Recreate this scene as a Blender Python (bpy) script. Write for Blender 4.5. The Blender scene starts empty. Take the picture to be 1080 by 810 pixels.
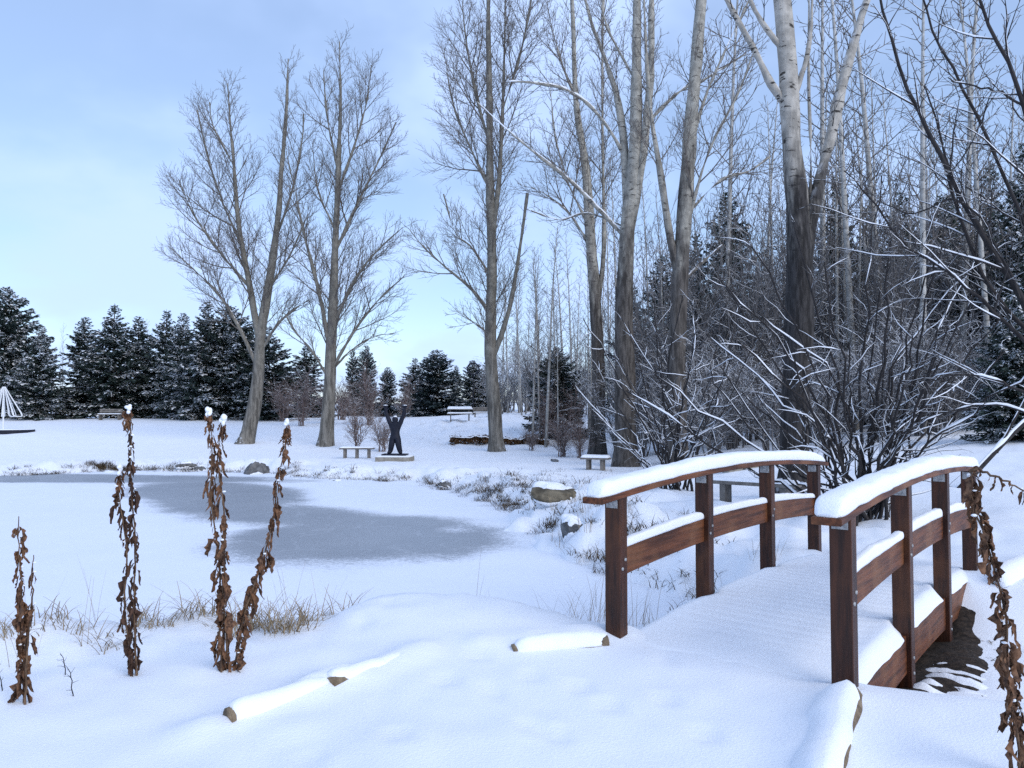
import bpy, math, random
import numpy as np
from mathutils import Vector, Matrix

scene = bpy.context.scene
COL = scene.collection
R = math.radians

# ------------------------------------------------------------------ camera, sky, sun, exposure
FPX = 800.0                       # focal length in pixels of a 1080 x 810 frame
CAM = Vector((0.0, 0.0, 1.6))
PITCH = math.atan(30.0 / FPX)     # horizon at row 435
cam = bpy.data.cameras.new("camera")
cam.sensor_width = 36.0
cam.lens = FPX / 1080.0 * 36.0
cam.clip_start, cam.clip_end = 0.05, 3000.0
camo = bpy.data.objects.new("camera", cam)
camo.location = CAM
camo.rotation_euler = (math.pi / 2 + PITCH, 0, 0)
COL.objects.link(camo)
scene.camera = camo

SUN_EL, SUN_AZ = R(32), R(140)    # azimuth clockwise from +Y: behind the camera, to the right
sun = bpy.data.lights.new("sun", 'SUN')
sun.energy = 1.2
sun.angle = R(45)
sun.color = (1.0, 0.94, 0.87)
suno = bpy.data.objects.new("sun", sun)
sd = Vector((math.sin(SUN_AZ) * math.cos(SUN_EL), math.cos(SUN_AZ) * math.cos(SUN_EL), math.sin(SUN_EL)))
suno.rotation_euler = sd.to_track_quat('Z', 'Y').to_euler()
COL.objects.link(suno)

world = bpy.data.worlds.new("World")
scene.world = world
world.use_nodes = True
wt = world.node_tree
wt.nodes.clear()
def wn(t, **k):
    n = wt.nodes.new(t)
    for a, b in k.items(): setattr(n, a, b)
    return n
sky = wn('ShaderNodeTexSky', sky_type='NISHITA')
sky.sun_disc = False
sky.sun_elevation, sky.sun_rotation = SUN_EL, SUN_AZ
sky.altitude, sky.air_density, sky.dust_density, sky.ozone_density = 900, 1.1, 0.6, 3.0
bg1 = wn('ShaderNodeBackground'); bg1.inputs['Strength'].default_value = 0.10
bg2 = wn('ShaderNodeBackground'); bg2.inputs['Color'].default_value = (0.50, 0.66, 1.0, 1)
bg2.inputs['Strength'].default_value = 0.76
tc = wn('ShaderNodeTexCoord')
sep = wn('ShaderNodeSeparateXYZ')
wt.links.new(tc.outputs['Generated'], sep.inputs[0])
zz = wn('ShaderNodeMath', operation='ADD'); zz.inputs[1].default_value = 0.30
wt.links.new(sep.outputs['Z'], zz.inputs[0])
dvx = wn('ShaderNodeMath', operation='DIVIDE'); dvy = wn('ShaderNodeMath', operation='DIVIDE')
for d_, o_ in ((dvx, 'X'), (dvy, 'Y')):
    wt.links.new(sep.outputs[o_], d_.inputs[0]); wt.links.new(zz.outputs[0], d_.inputs[1])
cmb = wn('ShaderNodeCombineXYZ')
wt.links.new(dvx.outputs[0], cmb.inputs[0]); wt.links.new(dvy.outputs[0], cmb.inputs[1])
cn = wn('ShaderNodeTexNoise'); cn.inputs['Scale'].default_value = 1.35; cn.inputs['Detail'].default_value = 5
cn.inputs['Roughness'].default_value = 0.5
wt.links.new(cmb.outputs[0], cn.inputs['Vector'])
cr = wn('ShaderNodeMapRange'); cr.interpolation_type = 'SMOOTHSTEP'
cr.inputs['From Min'].default_value, cr.inputs['From Max'].default_value = 0.40, 0.62
cr.inputs['To Min'].default_value, cr.inputs['To Max'].default_value = 0.42, 0.95
wt.links.new(cn.outputs['Fac'], cr.inputs['Value'])
mx = wn('ShaderNodeMixShader')
wt.links.new(sky.outputs[0], bg1.inputs['Color'])
wt.links.new(cr.outputs[0], mx.inputs[0])
wt.links.new(bg1.outputs[0], mx.inputs[1]); wt.links.new(bg2.outputs[0], mx.inputs[2])
wo = wn('ShaderNodeOutputWorld')
wt.links.new(mx.outputs[0], wo.inputs['Surface'])

vs = scene.view_settings
scene.display_settings.display_device = 'sRGB'
vs.view_transform = 'Standard'; vs.look = 'None'; vs.exposure = 0.80; vs.gamma = 1.0
vs.use_curve_mapping = False
scene.cycles.max_bounces = 6
scene.cycles.diffuse_bounces = 3
scene.cycles.glossy_bounces = 2
scene.cycles.use_denoising = False
scene.render.filter_size = 1.25

# ------------------------------------------------------------------ helpers
def pix(px, py, depth):
    """world point on the ray through photo pixel (px,py) at world y = depth"""
    u, v = (px - 540) / FPX, (405 - py) / FPX
    d = Vector((u, math.cos(PITCH) - v * math.sin(PITCH), math.sin(PITCH) + v * math.cos(PITCH)))
    return CAM + d * (depth / d.y)

def on_ground(px, py, z=0.0):
    u = (px - 540) / FPX
    v = (405 - py) / FPX
    d = Vector((u, math.cos(PITCH) - v * math.sin(PITCH), math.sin(PITCH) + v * math.cos(PITCH)))
    return CAM + d * ((z - CAM.z) / d.z)

def mk(name, V, quads=None, tris=None, smooth=True):
    me = bpy.data.meshes.new(name)
    V = np.asarray(V, dtype=np.float32).reshape(-1, 3)
    q = np.zeros((0, 4), np.int32) if quads is None or len(quads) == 0 else np.asarray(quads, np.int32)
    t = np.zeros((0, 3), np.int32) if tris is None or len(tris) == 0 else np.asarray(tris, np.int32)
    me.vertices.add(len(V)); me.vertices.foreach_set('co', V.ravel())
    loops = np.concatenate([q.ravel(), t.ravel()])
    me.loops.add(len(loops)); me.loops.foreach_set('vertex_index', loops)
    n = len(q) + len(t)
    me.polygons.add(n)
    st = np.concatenate([np.arange(len(q)) * 4, len(q) * 4 + np.arange(len(t)) * 3]).astype(np.int32)
    me.polygons.foreach_set('loop_start', st)
    me.polygons.foreach_set('use_smooth', np.full(n, smooth, bool))
    me.update(calc_edges=True)
    return me

def ob(name, me, mat=None, parent=None):
    o = bpy.data.objects.new(name, me)
    COL.objects.link(o)
    if mat is not None and me is not None and not me.materials:
        me.materials.append(mat)
    if parent is not None: o.parent = parent
    return o

def tag(o, label=None, cat=None, group=None, kind=None):
    if label: o['label'] = label
    if cat: o['category'] = cat
    if group: o['group'] = group
    if kind: o['kind'] = kind
    return o

def thing(name, loc, label, cat, group=None, rz=0.0, sc=1.0):
    o = bpy.data.objects.new(name, None)
    COL.objects.link(o)
    o.location = loc; o.rotation_euler = (0, 0, rz); o.scale = (sc, sc, sc) if not hasattr(sc, '__len__') else sc
    o.empty_display_size = 0.1
    return tag(o, label, cat, group)

def part(name, V, quads, tris, mat, root, smooth=True, world=True):
    V = np.asarray(V, float).reshape(-1, 3)
    if world: V = V - np.array(root.location)
    return ob(name, mk(name, V, quads, tris, smooth), mat, root)

def dup(root, loc, rz, sc, label=None, group=None):
    r = root.copy(); COL.objects.link(r)
    r.location = loc; r.rotation_euler = (0, 0, rz)
    r.scale = (sc, sc, sc) if not hasattr(sc, '__len__') else sc
    if label: r['label'] = label
    if group: r['group'] = group
    for ch in [c for c in bpy.data.objects if c.parent == root]:
        c = ch.copy(); COL.objects.link(c); c.parent = r
        for g in [g for g in bpy.data.objects if g.parent == ch]:
            d = g.copy(); COL.objects.link(d); d.parent = c
    return r

_tab = np.random.RandomState(7).rand(8, 256, 256)
def vnoise(x, y, k=0):
    x = np.asarray(x, float); y = np.asarray(y, float)
    xi = np.floor(x).astype(int); yi = np.floor(y).astype(int)
    fx = x - xi; fy = y - yi
    fx = fx * fx * (3 - 2 * fx); fy = fy * fy * (3 - 2 * fy)
    T = _tab[k]
    a = T[xi & 255, yi & 255]; b = T[(xi + 1) & 255, yi & 255]
    c = T[xi & 255, (yi + 1) & 255]; d = T[(xi + 1) & 255, (yi + 1) & 255]
    return (a * (1 - fx) + b * fx) * (1 - fy) + (c * (1 - fx) + d * fx) * fy - 0.5
def fbm(x, y, k=0, oct=3):
    s = 0; a = 1.0
    for i in range(oct):
        s = s + a * vnoise(x * 2 ** i + 17.3 * i, y * 2 ** i - 9.1 * i, (k + i) % 8); a *= 0.5
    return s
def sst(a, b, x):
    t = np.clip((np.asarray(x, float) - a) / (b - a), 0, 1)
    return t * t * (3 - 2 * t)

class Quads:
    """collects free quads / tris in one mesh"""
    def __init__(self): self.V = []; self.Q = []; self.T = []; self.n = 0
    def add(self, V, Q=None, T=None):
        V = np.asarray(V, float).reshape(-1, 3)
        if Q is not None and len(Q): self.Q.append(np.asarray(Q, int) + self.n)
        if T is not None and len(T): self.T.append(np.asarray(T, int) + self.n)
        self.V.append(V); self.n += len(V)
    def arr(self):
        V = np.concatenate(self.V) if self.V else np.zeros((0, 3))
        Q = np.concatenate(self.Q) if self.Q else None
        T = np.concatenate(self.T) if self.T else None
        return V, Q, T

def tube_arrays(items):
    """items: list of (pts list, radii list, sides) -> V, Q"""
    groups = {}
    for p, r, k in items: groups.setdefault((len(p), k), []).append((p, r))
    Vs, Qs, off = [], [], 0
    for (n, k), L in groups.items():
        P = np.array([[tuple(q) for q in p] for p, _ in L], float)
        Rr = np.array([r for _, r in L], float)
        M = len(L)
        T = np.gradient(P, axis=1)
        T /= np.linalg.norm(T, axis=2, keepdims=True) + 1e-9
        mean = T.mean(axis=1)
        ref = np.zeros((M, 3))
        ref[np.arange(M), np.argmin(np.abs(mean), axis=1)] = 1
        U = np.cross(T, ref[:, None, :]); U /= np.linalg.norm(U, axis=2, keepdims=True) + 1e-9
        W = np.cross(T, U)
        a = np.arange(k) * 2 * math.pi / k
        ring = P[:, :, None, :] + Rr[:, :, None, None] * (np.cos(a)[None, None, :, None] * U[:, :, None, :] + np.sin(a)[None, None, :, None] * W[:, :, None, :])
        Vs.append(ring.reshape(-1, 3))
        i = np.arange(n - 1)[:, None]; j = np.arange(k)[None, :]
        q = np.stack([i * k + j, i * k + (j + 1) % k, (i + 1) * k + (j + 1) % k, (i + 1) * k + j], axis=-1).reshape(-1, 4)
        q = (q[None] + (np.arange(M) * n * k)[:, None, None]).reshape(-1, 4)
        Qs.append(q + off); off += M * n * k
    return np.concatenate(Vs), np.concatenate(Qs)

def spline(pts, n):
    """Catmull-Rom resample of Vectors"""
    P = np.array([tuple(p) for p in pts], float)
    if len(P) == 2: return [Vector(P[0] + (P[1] - P[0]) * i / (n - 1)) for i in range(n)]
    E = np.concatenate([[2 * P[0] - P[1]], P, [2 * P[-1] - P[-2]]])
    out = []
    for i in range(n):
        t = i / (n - 1) * (len(P) - 1)
        k = min(int(t), len(P) - 2); f = t - k
        a, b, c, d = E[k], E[k + 1], E[k + 2], E[k + 3]
        out.append(Vector(0.5 * ((2 * b) + (c - a) * f + (2 * a - 5 * b + 4 * c - d) * f ** 2 + (3 * b - a - 3 * c + d) * f ** 3)))
    return out

def box(Qs, x0, x1, y0, y1, z0, z1, M=None):
    V = np.array([[x, y, z] for z in (z0, z1) for y in (y0, y1) for x in (x0, x1)], float)
    if M is not None: V = np.array([tuple(M @ Vector(v)) for v in V])
    Qs.add(V, [[0, 2, 3, 1], [4, 5, 7, 6], [0, 1, 5, 4], [2, 6, 7, 3], [0, 4, 6, 2], [1, 3, 7, 5]])

def bevel(o, w, seg=2):
    m = o.modifiers.new('edge', 'BEVEL'); m.width = w; m.segments = seg; m.limit_method = 'ANGLE'
    return o

# ------------------------------------------------------------------ materials
class NT:
    def __init__(self, name):
        self.m = bpy.data.materials.new(name); self.m.use_nodes = True
        self.t = self.m.node_tree
        self.b = self.t.nodes['Principled BSDF']
        self.tc = self.t.nodes.new('ShaderNodeTexCoord')
    def n(self, t, **k):
        x = self.t.nodes.new(t)
        for a, b in k.items(): setattr(x, a, b)
        return x
    def l(self, a, b): self.t.links.new(a, b)
    def noise(self, scale, detail=4, rough=0.55, stretch=None, coord='Object'):
        x = self.n('ShaderNodeTexNoise'); x.inputs['Scale'].default_value = scale
        x.inputs['Detail'].default_value = detail; x.inputs['Roughness'].default_value = rough
        src = self.tc.outputs[coord]
        if stretch:
            mp = self.n('ShaderNodeMapping'); mp.inputs['Scale'].default_value = stretch
            self.l(src, mp.inputs['Vector']); src = mp.outputs[0]
        self.l(src, x.inputs['Vector'])
        return x.outputs['Fac']
    def rng(self, v, a, b, c=0.0, d=1.0):
        x = self.n('ShaderNodeMapRange'); x.interpolation_type = 'SMOOTHSTEP'
        for i, q in zip(('From Min', 'From Max', 'To Min', 'To Max'), (a, b, c, d)): x.inputs[i].default_value = q
        self.l(v, x.inputs['Value']); return x.outputs[0]
    def mix(self, f, a, b):
        x = self.n('ShaderNodeMix', data_type='RGBA')
        for s, v in ((0, f), (6, a), (7, b)):
            if hasattr(v, 'links') or hasattr(v, 'is_linked'): self.l(v, x.inputs[s])
            else: x.inputs[s].default_value = v if s == 0 else (*v, 1)
        return x.outputs[2]
    def math(self, op, a, b=None):
        x = self.n('ShaderNodeMath', operation=op)
        for i, v in enumerate((a, b)):
            if v is None: continue
            if hasattr(v, 'is_linked'): self.l(v, x.inputs[i])
            else: x.inputs[i].default_value = v
        return x.outputs[0]
    def col(self, c):
        if hasattr(c, 'is_linked'): self.l(c, self.b.inputs['Base Color'])
        else: self.b.inputs['Base Color'].default_value = (*c, 1)
    def bump(self, h, s=0.4, d=0.02):
        x = self.n('ShaderNodeBump'); x.inputs['Strength'].default_value = s; x.inputs['Distance'].default_value = d
        self.l(h, x.inputs['Height']); self.l(x.outputs[0], self.b.inputs['Normal'])
    def set(self, rough=0.8, spec=0.3, **k):
        self.b.inputs['Roughness'].default_value = rough
        self.b.inputs['Specular IOR Level'].default_value = spec
        for a, b in k.items(): self.b.inputs[a].default_value = b
        return self.m
    def upness(self):
        g = self.n('ShaderNodeNewGeometry'); s = self.n('ShaderNodeSeparateXYZ')
        self.l(g.outputs['Normal'], s.inputs[0]); return s.outputs['Z']

SNOWC = (0.83, 0.86, 0.91)
def m_snow(name, bump=0.25, scale=60):
    t = NT(name)
    t.col(t.mix(t.noise(3.0), (0.80, 0.83, 0.885), (0.86, 0.885, 0.925)))
    t.bump(t.noise(scale, 5, 0.65), bump, 0.012)
    return t.set(0.65, 0.25)
def m_plain(name, a, b, scale=8, rough=0.8, spec=0.3, bump=0.3, stretch=None, dist=0.01, **k):
    t = NT(name); f = t.noise(scale, 5, 0.6, stretch)
    t.col(t.mix(t.rng(f, 0.3, 0.7), a, b)); t.bump(f, bump, dist)
    return t.set(rough, spec, **k)
def m_twig(name, a, b, snow=0.5, nscale=6.0):
    t = NT(name)
    base = t.mix(t.noise(2.5), a, b)
    if snow > 0:
        up = t.rng(t.upness(), 0.25, 0.75)
        nz = t.rng(t.noise(nscale, 3), 0.62 - 0.3 * snow, 0.72 - 0.3 * snow)
        base = t.mix(t.math('MULTIPLY', up, nz), base, SNOWC)
    t.col(base)
    return t.set(0.85, 0.2)
def m_bark(name, low, high, z0, z1, snow=0.25, birch=0.5, cells=9.0):
    """furrowed grey bark near the base, smooth pale bark with dark scars above"""
    t = NT(name)
    s = t.n('ShaderNodeSeparateXYZ'); t.l(t.tc.outputs['Object'], s.inputs[0])
    wob = t.math('ADD', s.outputs['Z'], t.math('MULTIPLY', t.math('SUBTRACT', t.noise(2.2, 4, 0.65, (1.6, 1.6, .35)), 0.5), (z1 - z0) * 2.6))
    up = t.rng(wob, z0, z1)
    fur = t.noise(cells, 5, 0.7, (1, 1, .16))
    lowc = t.mix(t.rng(fur, 0.38, 0.62), tuple(c * 0.38 for c in low), low)
    patch = t.noise(4.0, 4, 0.6)
    highc = t.mix(t.rng(patch, 0.35, 0.7), tuple(c * 0.6 for c in high), high)
    scar = t.math('MULTIPLY', t.rng(t.noise(2.0, 4, 0.65, (1.6, 1.6, 5)), 0.58, 0.64), birch)
    highc = t.mix(scar, highc, (0.05, 0.045, 0.04))
    c = t.mix(up, lowc, highc)
    if snow > 0:
        sn = t.math('MULTIPLY', t.rng(t.upness(), 0.1, 0.6), t.rng(t.noise(5, 3), 0.55 - 0.2 * snow, 0.65 - 0.2 * snow))
        c = t.mix(sn, c, SNOWC)
    t.col(c); t.bump(fur, 0.8, 0.03)
    return t.set(0.9, 0.15)

M = {}
M['ground'] = m_snow('snow_cover', 0.5, 70)
M['snow'] = m_snow('soft_snow', 0.5, 65)
M['twig_grey'] = m_twig('grey_twigs', (0.10, 0.085, 0.075), (0.17, 0.15, 0.135), 0.12)
M['twig_snow'] = m_twig('snow_dusted_twigs', (0.08, 0.077, 0.079), (0.16, 0.155, 0.157), 1.0, 4)
M['twig_dark'] = m_twig('dark_twigs', (0.022, 0.020, 0.021), (0.048, 0.044, 0.044), 0.8, 6)
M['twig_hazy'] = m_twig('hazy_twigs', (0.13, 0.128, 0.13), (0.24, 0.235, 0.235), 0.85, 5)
M['bush'] = m_twig('pinkish_twigs', (0.15, 0.11, 0.10), (0.22, 0.17, 0.155), 0.5)
M['bark_far'] = m_bark('poplar_bark', (0.21, 0.195, 0.17), (0.25, 0.235, 0.20), 2.0, 9.0, 0.05, 0.3, 7)
M['bark_pale'] = m_bark('pale_poplar_bark', (0.108, 0.097, 0.088), (0.40, 0.38, 0.33), 6.0, 11.0, 0.3, 0.9, 10)
M['bark_old'] = m_bark('old_cottonwood_bark', (0.056, 0.052, 0.051), (0.46, 0.43, 0.38), 4.8, 7.4, 0.35, 1.0, 15)
M['bark_aspen'] = m_bark('aspen_bark', (0.34, 0.33, 0.31), (0.50, 0.49, 0.46), 0.5, 3.0, 0.3, 0.6)
M['bark_dark'] = m_plain('dark_shrub_bark', (0.014, 0.0125, 0.013), (0.036, 0.032, 0.032), 12, 0.8, 0.25, 0.4, (1, 1, .3))
M['needles'] = m_plain('conifer_needles', (0.026, 0.040, 0.036), (0.066, 0.092, 0.081), 3, 0.75, 0.2, 0)
M['needles_blue'] = m_plain('spruce_needles', (0.024, 0.042, 0.044), (0.055, 0.08, 0.085), 3, 0.75, 0.2, 0)
M['conbark'] = m_plain('conifer_bark', (0.04, 0.03, 0.025), (0.09, 0.075, 0.06), 10, 0.9, 0.1, 0.5, (1, 1, .2))
M['rock'] = m_plain('brown_rock', (0.06, 0.05, 0.035), (0.20, 0.17, 0.12), 4, 0.85, 0.3, 0.7, None, 0.05)
M['rock_grey'] = m_plain('grey_rock', (0.06, 0.06, 0.062), (0.17, 0.17, 0.17), 5, 0.85, 0.3, 0.7, None, 0.05)
M['bronze'] = m_plain('dark_bronze', (0.007, 0.009, 0.018), (0.012, 0.014, 0.026), 6, 0.6, 0.25, 0.2)
M['concrete'] = m_plain('concrete', (0.20, 0.18, 0.15), (0.32, 0.30, 0.26), 9, 0.9, 0.2, 0.3)
M['benchwood'] = m_plain('weathered_bench_wood', (0.12, 0.11, 0.10), (0.22, 0.20, 0.18), 6, 0.8, 0.2, 0.2)
M['white_metal'] = m_plain('white_painted_metal', (0.70, 0.72, 0.74), (0.78, 0.79, 0.80), 5, 0.5, 0.4, 0.05)
M['galv'] = m_plain('galvanised_steel', (0.20, 0.21, 0.22), (0.42, 0.43, 0.44), 40, 0.5, 0.5, 0.1, None, 0.002)
M['grass'] = m_plain('dry_grass', (0.17, 0.125, 0.075), (0.36, 0.28, 0.18), 5, 0.85, 0.2, 0)
M['grass_dark'] = m_plain('dark_dead_grass', (0.035, 0.026, 0.018), (0.12, 0.085, 0.05), 3, 0.9, 0.1, 0)
M['hedge'] = m_plain('brown_hedge', (0.05, 0.028, 0.016), (0.15, 0.085, 0.045), 3, 0.9, 0.1, 0)
M['logwood'] = m_plain('sawn_log_wood', (0.10, 0.075, 0.05), (0.26, 0.20, 0.135), 14, 0.85, 0.2, 0.5, (1, 1, 1))
M['soil'] = m_plain('wet_dark_soil', (0.012, 0.009, 0.007), (0.05, 0.035, 0.025), 22, 0.9, 0.3, 0.8, None, 0.02)
M['stem'] = m_plain('dead_stem', (0.05, 0.03, 0.02), (0.16, 0.10, 0.06), 20, 0.8, 0.2, 0.2)
def m_leaf(name, a, b, c):
    t = NT(name)
    f = t.noise(22, 4); g = t.noise(60, 3)
    t.col(t.mix(t.rng(g, 0.4, 0.7, 0, 0.5), t.mix(t.rng(f, 0.38, 0.62), a, b), c))
    t.bump(t.noise(120, 3), 0.4, 0.003)
    return t.set(0.75, 0.25)
M['leaf'] = m_leaf('dead_leaf', (0.040, 0.020, 0.013), (0.15, 0.072, 0.036), (0.26, 0.15, 0.09))
M['leaf_dark'] = m_leaf('dark_dead_leaf', (0.028, 0.016, 0.012), (0.075, 0.04, 0.027), (0.12, 0.065, 0.04))
def m_wood():
    t = NT('stained_bridge_wood')
    g = t.noise(30, 5, 0.65, (1, 1, .08), 'Object')
    big = t.noise(2.2, 3)
    c = t.mix(t.rng(g, 0.3, 0.7), (0.015, 0.0045, 0.002), (0.062, 0.019, 0.007))
    c = t.mix(t.rng(big, 0.50, 0.75, 0, 0.6), c, (0.13, 0.046, 0.014))
    t.col(c); t.bump(g, 0.35, 0.004)
    return t.set(0.5, 0.35)
M['wood'] = m_wood()
def m_board():
    t = NT('weathered_stained_board')
    mp = t.n('ShaderNodeMapping'); mp.inputs['Rotation'].default_value = (0, 0, -math.atan2(0.772, 0.636)); mp.inputs['Scale'].default_value = (1, 1, 1)
    t.l(t.tc.outputs['Object'], mp.inputs['Vector'])
    mp2 = t.n('ShaderNodeMapping'); mp2.inputs['Scale'].default_value = (.06, 1, 1)
    t.l(mp.outputs[0], mp2.inputs['Vector'])
    x = t.n('ShaderNodeTexNoise'); x.inputs['Scale'].default_value = 34; x.inputs['Detail'].default_value = 5
    t.l(mp2.outputs[0], x.inputs['Vector'])
    g = x.outputs['Fac']; big = t.noise(2.6, 4)
    c = t.mix(t.rng(g, 0.3, 0.7), (0.048, 0.015, 0.006), (0.15, 0.050, 0.019))
    c = t.mix(t.rng(big, 0.42, 0.72, 0, 0.6), c, (0.22, 0.098, 0.042))
    t.col(c); t.bump(g, 0.3, 0.004)
    return t.set(0.55, 0.3)
M['board'] = m_board()

# ------------------------------------------------------------------ terrain
A = np.array([0.636, 0.772]); A /= np.linalg.norm(A)      # along the bridge
C = np.array([A[1], -A[0]])                               # across it, towards the outflow
B0 = np.array([1.335, 4.945])
BL, HW = 4.28, 0.77
POND = np.array([(-60, 28), (-17.5, 26), (-14, 28.2), (-9, 27.3), (-6, 24.4), (-3.5, 23.9), (-1.8, 20.7), (-.3, 16.8), (.25, 13.5), (.55, 11.5), (1.2, 10), (1.9, 8.9),
                 (1.2, 8.0), (0.2, 8.0), (-1.2, 7.5), (-3, 7.1), (-6, 6.5), (-10, 5.5), (-60, -6)], float)
WATER = -0.6
def pond_sd(x, y):
    x = np.asarray(x, float).ravel(); y = np.asarray(y, float).ravel()
    d = np.full(x.shape, 1e9); ins = np.zeros(x.shape, bool)
    n = len(POND)
    for i in range(n):
        a, b = POND[i], POND[(i + 1) % n]
        e = b - a
        t = np.clip(((x - a[0]) * e[0] + (y - a[1]) * e[1]) / (e @ e), 0, 1)
        d = np.minimum(d, np.hypot(x - a[0] - t * e[0], y - a[1] - t * e[1]))
        c = (a[1] > y) != (b[1] > y)
        with np.errstate(divide='ignore', invalid='ignore'):
            xi = (b[0] - a[0]) * (y - a[1]) / (b[1] - a[1]) + a[0]
        ins ^= c & (x < xi)
    return np.where(ins, -d, d)
def bsw(x, y):
    return (x - B0[0]) * A[0] + (y - B0[1]) * A[1], (x - B0[0]) * C[0] + (y - B0[1]) * C[1]

def height(x, y):
    x = np.asarray(x, float); shp = x.shape
    x = x.ravel(); y = np.asarray(y, float).ravel()
    d = pond_sd(x, y) + 0.5 * fbm(x * 0.7, y * 0.7, 1, 3) * sst(7, 14, y)
    # open ground: level near the path, a gentle lawn beyond the pond, a rise towards the trees
    far = sst(12, 24, y)
    base = -0.32 * far * (1 - sst(4, 9, x)) + 1.45 * sst(32, 60, y) + 2.0 * sst(60, 140, y)
    base += 0.35 * sst(38, 48, y) * np.exp(-((x + 1) / 6.0) ** 2)
    base += 0.10 * np.clip(x - 4.6, 0, 30) * sst(6.0, 9.5, y + 0.25 * x) * (1 - 0.5 * sst(25, 60, y))
    # left of the path the ground falls gently to the shore
    near = 1 - sst(7, 12, y)
    base -= near * 0.10 * sst(0.3, 2.2, -x - 0.2 + 0.0 * y)
    base += near * 0.07 * np.exp(-(((x + 0.25) / 1.0) ** 2 + ((y - 6.1) / 0.65) ** 2))
    # pond basin
    wdt = 1.0 + 0.8 * sst(9, 20, y)
    rim = sst(-0.25, 1.0, d / wdt)
    z = (WATER - 0.25) * (1 - rim) + base * rim
    # channel that runs from the pond beneath the bridge and out the other side
    s, w = bsw(x, y)
    sw = s - 0.30 * np.clip(w - .8, 0, 5)
    ch = sst(0.12, 0.85, sw) * (1 - sst(3.0, 4.15, sw + 0.25 * np.clip(w - .8, 0, 4))) * sst(-4.2, -3.0, w) * (1 - sst(1.6, 4.6, w))
    depth = 0.60 - 0.22 * sst(-.2, 1.0, w)
    z = z - ch * np.maximum(depth + np.minimum(z, 0), 0.0)
    # right bank beyond the outflow
    z += 0.30 * sst(1.3, 3.6, w) * sst(2.2, 4.6, s) * (1 - sst(7, 12, y)) 
    # snow relief
    lump = 0.26 * (1 - sst(0.3, 3.6, np.abs(d - 0.9))) * sst(8.0, 11, y)
    lump = lump + 0.22 * sst(37, 42, y) * (1 - sst(52, 60, y)) * np.exp(-((x - 0) / 9.0) ** 2)
    lump = lump + 0.035 + 0.16 * (1 - sst(0.1, 1.7, np.abs(d - 0.6))) * (1 - sst(8, 11, y)) + 0.08 * ch
    pth = sst(-0.9, -0.2, x + 0.25 * (y - 4)) * (1 - sst(7, 9, y)) * (1 - sst(1.4, 2.4, w))
    lump = lump * (1 - 0.75 * pth)
    z += lump * fbm(x * 1.9, y * 1.9, 2, 3) * 1.3
    z += 0.16 * np.clip(fbm(x * 2.3 + 3, y * 2.3, 5, 2), 0, 1) * np.exp(-((d - .55) / .55) ** 2) * near
    z += 0.010 * fbm(x * 5.0, y * 5.0, 4, 2) * (1 - sst(12, 25, y))
    return z.reshape(shp)

def hz(x, y): return float(height(np.array([x]), np.array([y]))[0])
def gp(px, depth, dz=0.0):
    x = (px - 540) / FPX * depth
    return Vector((x, depth, hz(x, depth) + dz))

def build_terrain():
    na, nr = 560, 430
    ox, oy = 0.6, -1.2
    # angle samples: denser across the view, sparse behind
    u = np.linspace(-1, 1, na)
    ang = R(58) * u + (R(180) - R(58)) * np.sign(u) * np.abs(u) ** 9
    r = 0.5 * (700 / 0.5) ** np.linspace(0, 1, nr)
    Ag, Rg = np.meshgrid(ang, r, indexing='ij')
    X = ox + Rg * np.sin(Ag); Y = oy + Rg * np.cos(Ag)
    Z = height(X, Y)
    # footprints and soft dents on the walked snow
    for (px, py) in ((470, 712), (520, 726), (560, 708), (610, 720), (560, 760), (700, 690), (640, 740), (700, 735), (420, 770), (330, 790), (505, 690), (585, 770), (770, 690), (740, 770)):
        dpt = FPX * 1.6 / (py - 435)
        x0, y0 = (px - 540) / FPX * dpt, dpt
        Z -= 0.034 * np.exp(-(((X - x0) / 0.09) ** 2 + ((Y - y0) / 0.06) ** 2) ** 1.6)
        Z += 0.012 * np.exp(-(((X - x0) / 0.2) ** 2 + ((Y - y0) / 0.15) ** 2))
    # snow banked against the pond side of the log edging
    for (a, b, amp) in ((on_ground(440, 690), on_ground(350, 717), .055), (on_ground(350, 718), on_ground(232, 752), .06), (on_ground(650, 668), on_ground(520, 680), .05), (on_ground(884, 740), on_ground(842, 845), .05)):
        ax, ay, bx, by = a.x, a.y, b.x, b.y
        t = np.clip(((X - ax) * (bx - ax) + (Y - ay) * (by - ay)) / ((bx - ax) ** 2 + (by - ay) ** 2), -.1, 1.1)
        dd = np.hypot(X - ax - t * (bx - ax), Y - ay - t * (by - ay))
        Z += amp * (1 + fbm(X * 3, Y * 3, 6, 2)) * np.exp(-(dd / .16) ** 2)
    V = np.stack([X, Y, Z], -1).reshape(-1, 3)
    i = np.arange(na - 1)[:, None]; j = np.arange(nr - 1)[None, :]
    q = np.stack([i * nr + j, i * nr + j + 1, (i + 1) * nr + j + 1, (i + 1) * nr + j], -1).reshape(-1, 4)[:, ::-1]
    # centre cap
    c = len(V)
    V = np.concatenate([V, [[ox, oy, hz(ox, oy)]]])
    ii = np.arange(na - 1)
    t = np.stack([np.full(na - 1, c), (ii + 1) * nr, ii * nr], -1)
    o = ob('snow_ground', mk('snow_ground', V, q, t), M['ground'])
    tag(o, kind='structure')
build_terrain()

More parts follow.
